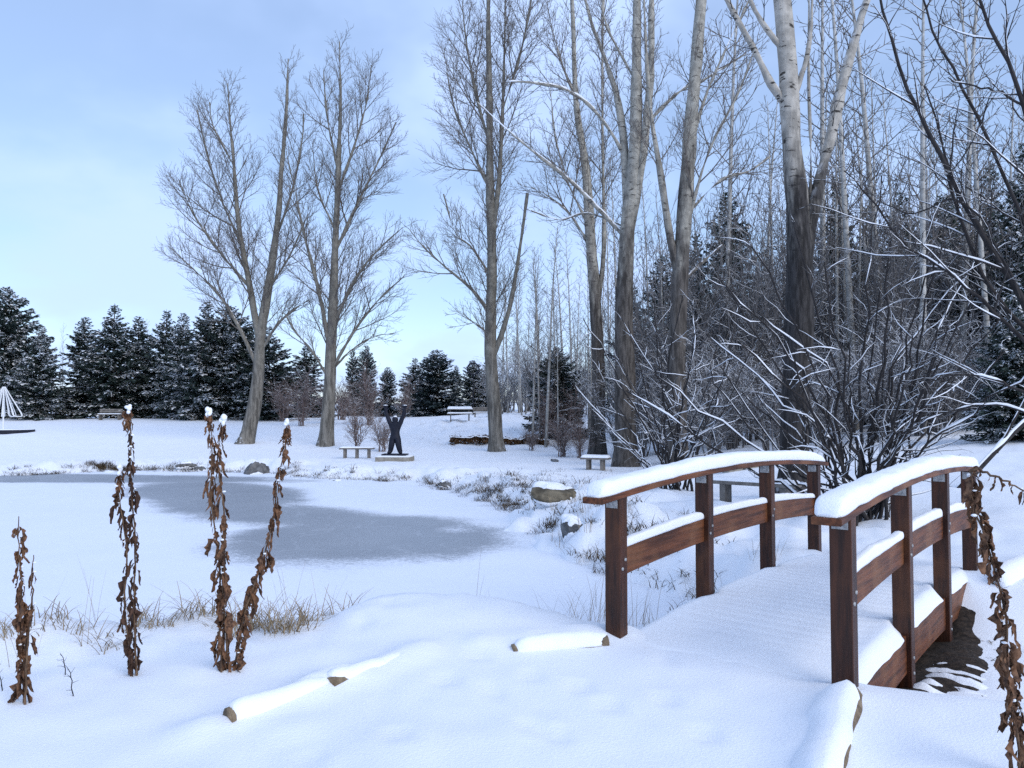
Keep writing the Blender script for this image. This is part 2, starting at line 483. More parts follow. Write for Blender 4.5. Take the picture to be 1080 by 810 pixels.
# pond ice: one sheet at water level, with a patch of bare grey ice (the material follows the real patch on the pond)
def ice_material():
    t = NT('pond_ice')
    sp = t.n('ShaderNodeSeparateXYZ'); t.l(t.tc.outputs['Object'], sp.inputs[0])
    def ell(cx, cy, rx, ry, rot, soft):
        # 1 inside an ellipse on the ice, fading out over `soft`
        cr_, sr_ = math.cos(rot), math.sin(rot)
        dx = t.math('SUBTRACT', sp.outputs['X'], cx); dy = t.math('SUBTRACT', sp.outputs['Y'], cy)
        a = t.math('ADD', t.math('MULTIPLY', dx, cr_ / rx), t.math('MULTIPLY', dy, sr_ / rx))
        b = t.math('ADD', t.math('MULTIPLY', dx, -sr_ / ry), t.math('MULTIPLY', dy, cr_ / ry))
        rr = t.math('SQRT', t.math('ADD', t.math('MULTIPLY', a, a), t.math('MULTIPLY', b, b)))
        wob = t.math('ADD', rr, t.math('MULTIPLY', t.math('SUBTRACT', t.noise(0.45, 5, 0.65), 0.5), 0.75))
        return t.rng(wob, 1.0 + soft, 1.0 - soft)
    bare = ell(-2.6, 13.7, 2.35, 2.55, R(-15), 0.48)
    bare = t.math('MAXIMUM', bare, ell(-6.9, 19.4, 6.6, 2.1, R(-50), 0.5))
    bare = t.math('MAXIMUM', bare, ell(-15.5, 25.6, 8.5, 1.6, R(-6), 0.5))
    white = ell(-2.2, 20.3, 3.3, 3.4, R(-12), 0.30)
    white = t.math('MAXIMUM', white, t.math('MULTIPLY', ell(-1.15, 14.3, 0.38, 0.5, R(25), 0.8), .45))
    bare = t.math('MULTIPLY', bare, t.math('SUBTRACT', 1.0, white))
    fine = t.rng(t.noise(55, 4, 0.7), 0.42, 0.72)
    frost = t.math('MULTIPLY', fine, t.rng(t.noise(0.6, 3), 0.3, 0.7, 0.25, 0.7))
    greyc = t.mix(frost, (0.25, 0.275, 0.31), (0.55, 0.58, 0.62))
    snowc = t.mix(t.noise(1.2), (0.72, 0.77, 0.86), (0.80, 0.84, 0.905))
    # a fringe of blown snow and tracks breaks the edge
    grain = t.math('ADD', t.math('MULTIPLY', bare, 1.5), t.math('SUBTRACT', t.math('MULTIPLY', t.noise(16, 6, 0.85, (1, 1.6, 1)), 2.2), 1.42))
    br = t.rng(grain, 0.0, 0.75, 0.0, 1.0)
    crk = t.n('ShaderNodeTexVoronoi', feature='DISTANCE_TO_EDGE'); crk.inputs['Scale'].default_value = 0.35
    wv = t.n('ShaderNodeVectorMath', operation='ADD'); t.l(t.tc.outputs['Object'], wv.inputs[0])
    wn_ = t.n('ShaderNodeTexNoise'); wn_.inputs['Scale'].default_value = 1.3; t.l(t.tc.outputs['Object'], wn_.inputs['Vector']); t.l(wn_.outputs['Color'], wv.inputs[1])
    t.l(wv.outputs[0], crk.inputs['Vector'])
    greyc = t.mix(t.rng(crk.outputs['Distance'], 0.0, 0.012, 0.16, 0.0), greyc, (0.60, 0.64, 0.70))
    t.col(t.mix(br, snowc, greyc))
    t.bump(t.noise(30, 5, 0.7), 0.12, 0.01)
    m = t.set(0.6, 0.3)
    t.l(t.rng(bare, 0, 1, 0.7, 0.42), t.b.inputs['Roughness'])
    return m
def build_ice():
    n = 90
    xs = np.linspace(-58, 3.2, n); ys = np.linspace(-4, 29.5, n)
    X, Y = np.meshgrid(xs, ys, indexing='ij')
    Z = np.full(X.shape, WATER) + 0.012 * fbm(X * .6, Y * .6, 3, 2)
    d = pond_sd(X, Y).reshape(X.shape)
    V = np.stack([X, Y, Z], -1).reshape(-1, 3)
    i = np.arange(n - 1)[:, None]; j = np.arange(n - 1)[None, :]
    q = np.stack([i * n + j, (i + 1) * n + j, (i + 1) * n + j + 1, i * n + j + 1], -1).reshape(-1, 4)
    keep = (d.ravel()[q] < 1.2).any(axis=1) & (height(X, Y).ravel()[q] < WATER + 0.1).any(axis=1)
    o = ob('pond_ice', mk('pond_ice', V, q[keep]), ice_material())
    tag(o, kind='structure')
build_ice()

# ------------------------------------------------------------------ footbridge
def zarch(s):
    s = np.asarray(s, float)
    return 0.085 * (1 - ((s - BL / 2) / (BL / 2)) ** 2)
def bw(s, w, z):
    s = np.asarray(s, float); w = np.asarray(w, float)
    return np.stack([B0[0] + s * A[0] + w * C[0], B0[1] + s * A[1] + w * C[1], np.broadcast_to(z, s.shape)], -1)

def sweep(s0, s1, n, w0, prof, zoff, cap=True, wob=None):
    """closed profile (w,z) carried along the bridge's arch"""
    S = np.linspace(s0, s1, n); k = len(prof)
    P = np.array(prof, float)
    rows = []
    for i, s in enumerate(S):
        pw, pz = P[:, 0].copy(), P[:, 1].copy()
        if wob is not None: pw, pz = wob(i, s, pw, pz)
        rows.append(bw(np.full(k, s), w0 + pw, zarch(s) + zoff + pz))
    V = np.concatenate(rows)
    i = np.arange(n - 1)[:, None]; j = np.arange(k)[None, :]
    q = np.stack([i * k + j, i * k + (j + 1) % k, (i + 1) * k + (j + 1) % k, (i + 1) * k + j], -1).reshape(-1, 4)
    t = None
    if cap:
        t = [[0, m + 1, m] for m in range(1, k - 1)] + [[(n - 1) * k, (n - 1) * k + m, (n - 1) * k + m + 1] for m in range(1, k - 1)]
    return V, q, t

def rect(wd, ht, c=0.005):
    a, b = wd / 2, ht
    return [(-a + c, 0), (a - c, 0), (a, c), (a, b - c), (a - c, b), (-a + c, b), (-a, b - c), (-a, c)]

def snow_prof(wd, ht, n=11):
    """rounded loaf of snow, flat below"""
    pts = [(-wd / 2 * 0.97, 0), (wd / 2 * 0.97, 0)]
    for i in range(n):
        a = math.pi * i / (n - 1)
        cx, sx = math.cos(a), math.sin(a)
        e = 0.45
        pts.append((wd / 2 * 1.04 * math.copysign(abs(cx) ** e, cx), 0.012 + ht * abs(sx) ** e * (0.93 + 0.07 * math.sin(a))))
    return pts
def snow_wob(seed, taper0, taper1, s0, s1, amp=0.17):
    rs = seed
    def f(i, s, pw, pz):
        e0 = min(1, (s - s0) / taper0 + 0.02) if taper0 else 1
        e1 = min(1, (s1 - s) / taper1 + 0.02) if taper1 else 1
        k = math.sqrt(max(0.0, 1 - (1 - min(e0, e1)) ** 2))
        nz = float(fbm(s * 1.7 + rs, rs * 3.3, 5, 3)); nw = float(fbm(s * 3.1 + rs, rs * 1.3 + 5, 6, 3))
        hf = float(fbm(s * 9 + rs, rs + 2, 1, 2)); ang = np.arange(len(pw))
        rg = np.array([float(vnoise(s * 14 + rs, a * 1.7, 2)) for a in ang])
        return pw * (0.55 + 0.45 * k) * (1 + 0.09 * nw + .04 * hf) + 0.012 * nw, pz * k * (1 + amp * 1.6 * nz + .06 * hf + .09 * rg)
    return f

def build_bridge():
    root = thing('footbridge', (B0[0] + A[0] * BL / 2, B0[1] + A[1] * BL / 2, 0), 'arched wooden footbridge stained red brown with snow heaped on its rails', 'footbridge')
    # deck: planks under the snow
    q = Quads(); random.seed(4)
    npl = 34
    for i in range(npl):
        s = -0.15 + (BL + 0.3) * i / npl
        V, Q, T = sweep(s, s + (BL + .3) / npl - 0.012, 2, 0, rect(2 * HW - 0.08, 0.04, 0.003), -0.115)
        q.add(V, Q, T)
    part('deck', *q.arr(), M['board'], root, smooth=False)
    # snow over the deck, ribbed where the planks' gaps have let it settle
    ns, nw = 330, 44
    S = np.linspace(-0.35, BL + 0.45, ns); W = np.linspace(-HW - 0.03, HW + 0.04, nw)
    Sg, Wg = np.meshgrid(S, W, indexing='ij')
    edge = np.minimum(Wg - W[0], W[-1] - Wg)
    Z = zarch(Sg) + 0.004
    phs = (Sg + .012 * fbm(Wg * 1.2, Sg * .4, 2, 2)) % 0.142 / 0.142 - .5
    Z -= 0.011 * (.75 + .7 * fbm(Sg * 1.3, Wg * 1.5, 6, 2)) * np.exp(-(phs / .17) ** 2) * sst(0.15, 0.8, Sg) * sst(0.05, .3, edge)
    Z += 0.012 * fbm(Sg * 2.2, Wg * 2.2, 3, 3)
    Z += 0.022 * np.exp(-((edge - 0.10) / 0.07) ** 2) * (0.6 + fbm(Sg * 1.6, Wg * 0 + 3, 4, 3)) * (Wg > 0) * sst(0.3, 0.8, Sg)
    Z -= 0.075 * (1 - sst(0.0, 0.075, edge)) 
    Wg = Wg + 0.02 * np.where(edge < 0.02, fbm(Sg * 3, Wg * 0, 5, 2), 0)
    pd_ = np.min(np.abs(Sg[..., None] - np.array([0, BL / 3, 2 * BL / 3, BL])), axis=-1)
    Wg = Wg - np.sign(Wg) * .055 * (1 - sst(.03, .22, pd_)) * sst(HW - .25, HW, np.abs(Wg))
    Z -= 0.16 * (1 - sst(-0.35, 0.05, Sg)) + 0.12 * sst(BL + .05, BL + .45, Sg)
    V = bw(Sg.ravel(), Wg.ravel(), Z.ravel())
    # skirt, so the edge has thickness
    i = np.arange(ns - 1)[:, None]; j = np.arange(nw - 1)[None, :]
    Q = np.stack([i * nw + j, i * nw + j + 1, (i + 1) * nw + j + 1, (i + 1) * nw + j], -1).reshape(-1, 4)[:, ::-1]
    part('deck_snow', V, Q, None, M['snow'], root)
    for side in (-1, 1):
        w0 = side * HW
        V, Q, T = sweep(-0.12, BL + 0.12, 40, w0, rect(0.055, 0.27), -0.345)
        part('stringer', V, Q, T, M['board'], root, smooth=False)
        # posts
        for k in range(4):
            s = BL * k / 3
            top = 1.0 + float(zarch(s)); bot = -0.75
            V, Q, T = [], [], []
            ps = [(a * 0.062, b * 0.052) for a, b in ((-1, -1), (1, -1), (1, 1), (-1, 1))]
            V = np.concatenate([bw(np.array([s + p[1] for p in ps]), np.array([w0 + p[0] for p in ps]), z) for z in (bot, top)])
            Q = [[0, 1, 5, 4], [1, 2, 6, 5], [2, 3, 7, 6], [3, 0, 4, 7], [3, 2, 1, 0], [4, 5, 6, 7]]
            p = bevel(part('post', V, Q, None, M['wood'], root, smooth=False), 0.006)
            # steel strap that ties the post to the rail, on the face towards the path's near end
            br = Quads()
            for (sa, sb, wa, wb, za, zb) in ((-0.0565, -0.0545, -0.046, 0.046, -0.075, -0.004),):
                Vb = np.concatenate([bw(np.array([s + sa, s + sa, s + sb, s + sb]), np.array([w0 + wa, w0 + wb, w0 + wb, w0 + wa]), top + z) for z in (za, zb)])
                br.add(Vb, Q)
            for (a, b) in ((-0.028, -0.025), (0.028, -0.025), (-0.028, -0.055), (0.028, -0.055)):
                Vb = np.concatenate([bw(np.array([s - 0.0595, s - 0.0595, s - 0.056, s - 0.056]), np.array([w0 + a - .005, w0 + a + .005, w0 + a + .005, w0 + a - .005]), top + b + z) for z in (-.005, .005)])
                br.add(Vb, Q)
            Vb, Qb, _ = br.arr()
            o = part('bracket', Vb, Qb, None, M['galv'], root, smooth=False)
            o.parent = p
            for (zb, ww) in ((-.16, 0), (-.27, 0), (.50 + float(zarch(s)), -.02), (.56 + float(zarch(s)), .02)):
                a_, b_, c_ = [Vector(bw(np.array([s + ww]), np.array([w0 + e]), zb)[0]) for e in (.058, .069, .0695)]
                V, Q = tube_arrays([([a_, b_, c_], [.011, .011, .001], 10)])
                o = part('bolt', V, Q, None, M['galv'], root); o.parent = p
        # handrail and its snow
        V, Q, T = sweep(-0.30, BL + 0.28, 44, w0, rect(0.165, 0.042), 1.0)
        r = part('handrail', V, Q, T, M['board'], root, smooth=False)
        V, Q, T = sweep(-0.29, BL + 0.27, 150, w0, snow_prof(0.165, 0.086 if side < 0 else 0.084), 1.043, wob=snow_wob(3.7 * (side + 2), 0.10, 0.5, -0.29, BL + 0.27))
        o = part('rail_snow', V, Q, T, M['snow'], root); o.parent = r
        # mid rail, boards let in between the posts
        for k in range(3):
            s0, s1 = BL * k / 3 + 0.053, BL * (k + 1) / 3 - 0.053
            V, Q, T = sweep(s0, s1, 12, w0, rect(0.042, 0.195), 0.43)
            r = part('mid_rail', V, Q, T, M['board'], root, smooth=False)
            V, Q, T = sweep(s0 + .003, s1 + (0.02 if side < 0 else -.005), 50, w0 + 0.0, snow_prof(0.055, 0.050), 0.626, wob=snow_wob(7.1 * k + side, 0.05, 0.12, s0, s1 + 0.02, 0.3))
            o = part('rail_snow', V, Q, T, M['snow'], root); o.parent = r
build_bridge()

def gully():
    # dark soil under the bridge, kept bare by the deck, with ribs of snow that sifted down between the planks
    n, m = 150, 90
    S, W = np.meshgrid(np.linspace(.3, 3.9, n), np.linspace(-.9, 1.75, m), indexing='ij')
    P = bw(S.ravel(), W.ravel(), 0).reshape(n, m, 3)
    H = height(P[..., 0], P[..., 1])
    e = 1.18 + .30 * fbm(S * 1.5, W * .8, 2, 3) 
    mask = 1 - sst(e - .28, e + .10, W)
    mask = mask * sst(.35, .6, S) * (1 - sst(3.4, 3.8, S))
    Zs = H - .05 + .075 * mask + .02 * fbm(S * 7, W * 7, 4, 3) * mask
    V = np.stack([P[..., 0], P[..., 1], Zs], -1).reshape(-1, 3)
    i = np.arange(n - 1)[:, None]; j = np.arange(m - 1)[None, :]
    q = np.stack([i * m + j, i * m + j + 1, (i + 1) * m + j + 1, (i + 1) * m + j], -1).reshape(-1, 4)[:, ::-1]
    tag(ob('bare_soil', mk('bare_soil', V, q), M['soil']), kind='structure')
    rib = np.sin(2 * math.pi * (S + .02 * fbm(S, W * 2.5, 3, 2)) / .175)
    k = sst(.62, .85, W + .2 * fbm(S * 2, W * 2, 5, 2)) * (1 - .8 * sst(1.7, 2.6, S + .4 * W - .4)) 
    Zr = Zs + .012 * k + .03 * (np.abs(rib) ** .5 * np.sign(rib)) * k * (.75 + 1.1 * fbm(S * 3.1, W * 3.5, 6, 3)) + .045 * fbm(S * 8, W * 8, 2, 3) * k - .03 * (1 - k) - .012 + .01 * fbm(S * 5, W * 5, 1, 2)
    V = np.stack([P[..., 0], P[..., 1], Zr], -1).reshape(-1, 3)
    tag(ob('snow_ribs', mk('snow_ribs', V, q), M['snow']), kind='structure')
gully()

# ------------------------------------------------------------------ log edging of the path
def log_edge(p0, p1, r, label, group, snow_h=0.10, bare=(), seed=1, dz=0.0, wide=1.9):
    p0 = Vector(p0); p1 = Vector(p1)
    n = 40
    root = thing('log_edging', ((p0 + p1) / 2), label, 'log edging', group)
    d = (p1 - p0); L = d.length; d.normalize()
    side = Vector((d.y, -d.x, 0)).normalized(); up = Vector((0, 0, 1))
    k = 14
    rows = []
    for i in range(n):
        c = p0 + d * L * i / (n - 1) + side * 0.02 * float(fbm(i * .12 + seed, seed, 2, 2))
        for j in range(k):
            a = 2 * math.pi * j / k
            rr = r * (1 + 0.10 * float(fbm(i * .15 + seed, j * 1.3, 3, 2)))
            rows.append(tuple(c + side * rr * math.cos(a) + up * rr * math.sin(a)))
    V = np.array(rows)
    i = np.arange(n - 1)[:, None]; j = np.arange(k)[None, :]
    q = np.stack([i * k + j, i * k + (j + 1) % k, (i + 1) * k + (j + 1) % k, (i + 1) * k + j], -1).reshape(-1, 4)
    t = [[0, m + 1, m] for m in range(1, k - 1)] + [[(n - 1) * k, (n - 1) * k + m, (n - 1) * k + m + 1] for m in range(1, k - 1)]
    part('log', V, q, t, M['logwood'], root)
    # snow loaf lying along it
    n = 110; prof = snow_prof(2 * r * wide, snow_h, 15); k = len(prof); rows = []
    for i in range(n):
        f = i / (n - 1)
        e = min(f / 0.22, (1 - f) / 0.14, 1.0); kk = math.sqrt(max(0, 1 - (1 - e) ** 2)) if e < 1 else 1
        nz = float(fbm(f * L * 2.2 + seed, seed * 2.7, 4, 3)); nw = float(fbm(f * L * 2.6 + seed, seed * 1.7 + 9, 5, 3))
        c = p0 + d * (L * (f * 0.995 - 0.015)) + side * 0.03 * nw
        for (w, z) in prof:
            drop = 1.1 * r * (abs(w) / (r * wide)) ** 2          # the loaf sags over the log's round
            w *= 2.4 if w > 0 else 1.0                             # and lies wide on the side away from the walked snow
            drop *= 1.5 if w > 0 else 1.0
            rows.append(tuple(c + side * w * (0.5 + 0.5 * kk) * (1 + 0.16 * nw) + up * (r * 0.86 - drop + z * kk * (1 + 0.5 * nz) + .010 * float(vnoise(f * L * 11 + seed, w * 22, 2)) + dz)))
    V = np.array(rows)
    i = np.arange(n - 1)[:, None]; j = np.arange(k)[None, :]
    q = np.stack([i * k + j, i * k + (j + 1) % k, (i + 1) * k + (j + 1) % k, (i + 1) * k + j], -1).reshape(-1, 4)
    t = [[0, m + 1, m] for m in range(1, k - 1)] + [[(n - 1) * k, (n - 1) * k + m, (n - 1) * k + m + 1] for m in range(1, k - 1)]
    part('snow_cap', V, q, t, M['snow'], root)
    return root
LG = 'snow capped logs edging the path'
log_edge(on_ground(896, 737, -0.01), on_ground(862, 845, -0.01), 0.085, 'fat snow capped log edging the path below the corner post', LG, 0.06, seed=2, wide=0.85)
log_edge(on_ground(640, 677, 0.02), on_ground(540, 687, 0.0), 0.05, 'short snowy log butting against the bridge post beside the pond', LG, 0.03, seed=5, wide=1.15)
log_edge(on_ground(445, 694, -0.03), on_ground(346, 723, 0.005), 0.05, 'slim snowy log edging the path, next to the sawn end log', LG, 0.03, seed=8, wide=1.15)
log_edge(on_ground(350, 727, -0.035), on_ground(240, 758, -0.02), 0.055, 'snow covered log with its sawn brown end showing', LG, 0.035, seed=11, wide=1.15)
p = gp(1046, 7.3, 0.04); q_ = gp(1100, 7.9, 0.06)
log_edge(p, q_, 0.06, 'dark log edging beyond the far corner of the bridge', LG, 0.07, seed=14, wide=1.0)

# ------------------------------------------------------------------ vegetation tools
def rv(rng): return Vector((rng.gauss(0, 1), rng.gauss(0, 1), rng.gauss(0, 1)))
def knobbly(V, Q, amp):
    if amp <= 0: return V
    me = mk('tmp', V, Q); nrm = np.zeros(len(V) * 3, np.float32)
    me.vertices.foreach_get('normal', nrm); bpy.data.meshes.remove(me); nrm = nrm.reshape(-1, 3)
    x, y, z = V[:, 0], V[:, 1], V[:, 2]
    f = fbm(x * 5 + z * .35, y * 5 - z * .3, 1, 3) + .8 * fbm(x * 1.5 + z * 1.3, y * 1.5 + z * .9, 3, 2)
    return V + nrm * (f * amp)[:, None]
class Tree:
    def __init__(self, seed, minr=0.007, sides=(20, 8, 4, 3, 3), up=0.10, wander=0.10):
        self.rng = random.Random(seed); self.big = []; self.twig = []; self.snow = []
        self.minr = minr; self.sides = sides; self.up = up; self.wander = wander
    def limb(self, pts, r0, r1, lvl=0, n=14, jitter=0.0, power=1.0):
        P = spline(pts, n)
        rr = [r0 + (r1 - r0) * (i / (n - 1)) ** power for i in range(n)]
        if jitter:
            for i in range(1, n - 1): P[i] += rv(self.rng) * jitter
        self.put(P, rr, lvl); return P, rr
    def put(self, P, rr, lvl):
        (self.big if lvl <= 1 else self.twig).append((P, rr, self.sides[min(lvl, len(self.sides) - 1)]))
    def kids(self, P, rr, lvl, spacing, lens, angle=(30, 55), t0=0.2, t1=1.0, maxlvl=4, shape=0.6, sp_mul=0.62, len_mul=(0.28, 0.5), up=None):
        """side branches along a limb; recursive"""
        rng = self.rng
        n = len(P); L = sum((P[i + 1] - P[i]).length for i in range(n - 1))
        cnt = int(L * (t1 - t0) / spacing + rng.random())
        az = rng.random() * 6.28
        upk = self.up if up is None else up
        for c in range(cnt):
            t = t0 + (t1 - t0) * (c + rng.random()) / max(cnt, 1)
            f = t * (n - 1); i = min(int(f), n - 2); g = f - i
            p = P[i].lerp(P[i + 1], g); r = rr[i] + (rr[i + 1] - rr[i]) * g
            tan = (P[i + 1] - P[i]).normalized()
            az += 2.4 + rng.uniform(-.5, .5)
            perp = tan.orthogonal().normalized()
            perp = Matrix.Rotation(az, 3, tan) @ perp
            th = R(rng.uniform(*angle))
            d = (tan * math.cos(th) + perp * math.sin(th)).normalized()
            ln = rng.uniform(*lens) * (1 - shape * t)
            cr_ = max(self.minr, min(r * 0.62, 0.011 * ln + 0.004))
            m = 6 if lvl <= 1 else (5 if lvl == 2 else 4)
            Q = [p.copy()]; q = p.copy()
            for k in range(m - 1):
                d = (d + rv(rng) * self.wander + Vector((0, 0, 1)) * upk).normalized()
                q = q + d * (ln / (m - 1)); Q.append(q.copy())
            qr = [cr_ + (max(self.minr * .55, cr_ * 0.3) - cr_) * k / (m - 1) for k in range(m)]
            self.put(Q, qr, lvl)
            if lvl < maxlvl:
                self.kids(Q, qr, lvl + 1, spacing * sp_mul, (ln * len_mul[0], ln * len_mul[1]), angle, 0.2, 1.0, maxlvl, 0.35, sp_mul, len_mul, up)
    def snowtubes(self, minr, items=None, k=0.95, keep=0.85, thick=0.012):
        """snow lying along the upper side of the branches"""
        rng = self.rng; out = []
        for (P, rr, s) in (items or (self.big + self.twig)):
            if max(rr) < minr: continue
            n = len(P); i = 0
            while i < n - 1:
                m = rng.randint(4, 9)
                j = min(n - 1, i + m)
                if rng.random() < keep and j - i >= 1:
                    seg = P[i:j + 1]; sr = rr[i:j + 1]
                    if len(seg) == 2:
                        seg = [seg[0], seg[0].lerp(seg[1], .5), seg[1]]; sr = [sr[0], (sr[0] + sr[1]) / 2, sr[1]]
                    pts, rad = [], []
                    for a in range(len(seg)):
                        tg = (seg[min(a + 1, len(seg) - 1)] - seg[max(a - 1, 0)]).normalized()
                        hor = max(.42, math.sqrt(max(0, 1 - tg.z ** 2)))
                        e = 0.15 if a in (0, len(seg) - 1) else 1
                        r = sr[a] * k * hor * rng.uniform(.75, 1.15) * e + min(thick, sr[a] * .9) * (hor ** 2) * rng.uniform(.5, 1) * e
                        pts.append(seg[a] + Vector((0, 0, sr[a] * 0.55 + r * 0.35))); rad.append(max(0.0015, r))
                    out.append((pts, rad, 6 if max(sr) > 0.012 else 4))
                i = j + (0 if rng.random() < .6 else 1)
        self.snow = out
    def build(self, name, loc, label, cat, bark, twig, group=None, snow=None, crown='crown', rough_bark=0.0):
        root = thing(name, loc, label, cat, group)
        if self.big:
            V, Q = tube_arrays(self.big); V = knobbly(V, Q, rough_bark); part('trunk', V, Q, None, bark, root)
        if self.twig:
            V, Q = tube_arrays(self.twig); part(crown, V, Q, None, twig, root)
        if self.snow:
            V, Q = tube_arrays(self.snow); part('snow', V, Q, None, M['snow'], root)
        return root

def flare(pts, base):
    return pts

def lift(pts, depth, seed, spread):
    """photo limb -> space, wandering in depth as it goes"""
    rng = random.Random(seed); off = 0.0; out = []
    k = rng.uniform(-1, 1) * spread
    for i, (x, y) in enumerate(pts):
        out.append(pix(x, y, depth + off)); off += k + rng.uniform(-.3, .3) * spread
    return out

def big_tree(name, depth, base, limbs, label, bark, twig, seed, dens=1.0, minr=0.0068, mainr=None, snow=None, lens=(2.7, 4.9), up=0.10, group=None, maxlvl=4):
    """limbs: (pixel path, r0, r1, spread, kid t0, kid length factor)"""
    T = Tree(seed, minr, up=up, wander=.065)
    g = gp(base[0], depth)
    C = []
    for i, (path, r0, r1, spread, t0, lf) in enumerate(limbs):
        P = lift(path, depth, seed * 31 + i, spread)
        if C:       # the limb starts on the axis of the one it leaves
            q = min(C, key=lambda c: (c[0].x - P[0].x) ** 2 + (c[0].z - P[0].z) ** 2)
            dy = q[0].y - P[0].y
            P = [q[0]] + [p + Vector((0, dy, 0)) for p in P[1:]]
            r0 = min(r0, q[1] * .92)
        if i: r0, r1 = r0 * .72, max(.018, r1 * .6)
        if i == 0:
            P[0] = Vector((P[0].x, P[0].y, g.z - 0.25))
            n = 48
            Pp = spline(P, n)
            rr = [r0 + (r1 - r0) * (k / (n - 1)) + r0 * 0.45 * max(0, 1 - (k / (n - 1)) / 0.07) ** 2 for k in range(n)]
            T.put(Pp, rr, 0)
        else:
            if r0 > 0.10:      # start inside the limb it leaves
                pass
            Pp, rr = T.limb(P, r0, r1, 0 if r0 > 0.06 else 1, 22, jitter=0.0)
        C += list(zip(Pp, rr))
        if lf > 0:
            T.kids(Pp, rr, 2, 0.33 / dens, (lens[0] * lf, lens[1] * lf), (24, 50), t0=t0, maxlvl=maxlvl, shape=.74, sp_mul=.54, len_mul=(.34, .64))
    if snow: T.snowtubes(snow, T.big)
    return T.build(name, g, label, 'tree', bark, twig, group, rough_bark=.045)

# ------------------------------------------------------------------ the tall bare trees
big_tree('poplar_tree', 40, (257, 475), [
    ([(257, 475), (266, 440), (272, 400), (275, 352), (282, 310), (291, 250), (297, 180), (302, 115), (304, 62)], .41, .02, .1, .38, .85),
    ([(274, 362), (263, 300), (252, 240), (247, 180), (243, 130), (240, 88)], .27, .03, .35, .15, .85),
    ([(271, 392), (252, 345), (230, 310), (205, 285), (180, 262)], .15, .03, .5, .2, .9),
    ([(276, 375), (292, 343), (308, 328), (326, 316)], .11, .02, .4, .2, .6),
    ([(255, 262), (238, 215), (222, 165), (212, 120)], .13, .02, .4, .15, .8),
    ([(284, 305), (305, 270), (325, 225)], .11, .02, .4, .15, .75),
    ([(262, 300), (232, 265), (205, 225), (190, 190)], .12, .02, .5, .15, .85),
    ([(290, 250), (308, 200), (318, 150), (320, 120)], .10, .02, .4, .15, .7),
    ([(247, 185), (232, 140), (228, 115)], .08, .02, .3, .15, .6)],
    'leaning pale grey bare poplar with forked trunk on far bank, before dark conifers', M['bark_far'], M['twig_grey'], 11)
big_tree('poplar_tree', 39, (343, 478), [
    ([(343, 478), (347, 420), (350, 350), (353, 280), (356, 200), (359, 110), (358, 44)], .37, .02, .06, .25, .9),
    ([(349, 375), (337, 310), (323, 255), (312, 205), (302, 160)], .17, .03, .4, .2, .8),
    ([(351, 345), (372, 300), (395, 268), (425, 240)], .14, .02, .5, .2, .8),
    ([(349, 392), (372, 352), (398, 318), (428, 290)], .13, .02, .5, .25, .8),
    ([(353, 270), (378, 215), (400, 170), (418, 130)], .13, .02, .5, .15, .85),
    ([(348, 400), (330, 372), (312, 350), (300, 330)], .09, .02, .4, .2, .6),
    ([(356, 200), (376, 150), (388, 105), (392, 70)], .10, .02, .4, .15, .75),
    ([(357, 180), (346, 125), (342, 75)], .09, .02, .4, .15, .7),
    ([(348, 395), (370, 370), (395, 355), (415, 352)], .08, .02, .5, .2, .55),
    ([(354, 250), (336, 200), (330, 150)], .09, .02, .4, .2, .7)],
    'straight narrow crowned bare poplar behind the backless bench', M['bark_far'], M['twig_grey'], 12)
big_tree('poplar_tree', 36, (524, 482), [
    ([(524, 482), (521, 420), (517, 360), (519, 280), (517, 200), (516, 100), (515, 0), (514, -80)], .36, .05, .05, .25, .75),
    ([(523, 385), (536, 330), (547, 270), (556, 204)], .18, .12, .15, .35, .45),
    ([(517, 335), (497, 305), (470, 282), (448, 262), (430, 240)], .12, .02, .4, .2, .7),
    ([(517, 290), (498, 262), (480, 245), (468, 205)], .09, .02, .4, .15, .6),
    ([(520, 262), (527, 180), (531, 90), (533, 0), (534, -80)], .19, .04, .2, .15, .8),
    ([(517, 200), (500, 165), (478, 110), (468, 50)], .10, .02, .5, .1, .8),
    ([(516, 150), (500, 90), (490, 30), (485, -40)], .10, .02, .5, .1, .8),
    ([(531, 110), (548, 60), (560, 0), (565, -50)], .10, .02, .4, .1, .8),
    ([(520, 350), (500, 340), (480, 330)], .06, .02, .3, .1, .5)],
    'bare poplar with a thick broken off side limb, in front of the brown hedge', M['bark_far'], M['twig_grey'], 13)
big_tree('poplar_tree', 34, (630, 480), [
    ([(630, 480), (631, 400), (628, 320), (623, 250), (618, 180), (608, 110), (605, 30), (600, -60)], .34, .06, .05, .35, .7),
    ([(632, 340), (637, 260), (636, 180), (635, 90), (636, 0), (640, -90)], .17, .06, .2, .3, .7),
    ([(624, 260), (600, 225), (575, 205), (560, 198)], .08, .02, .4, .2, .7),
    ([(622, 240), (598, 190), (585, 140), (580, 90)], .08, .02, .4, .2, .7),
    ([(608, 110), (590, 60), (575, 0)], .08, .02, .4, .1, .7)],
    'slim twin stemmed bare poplar beside the small snowy bench', M['bark_pale'], M['twig_grey'], 14)
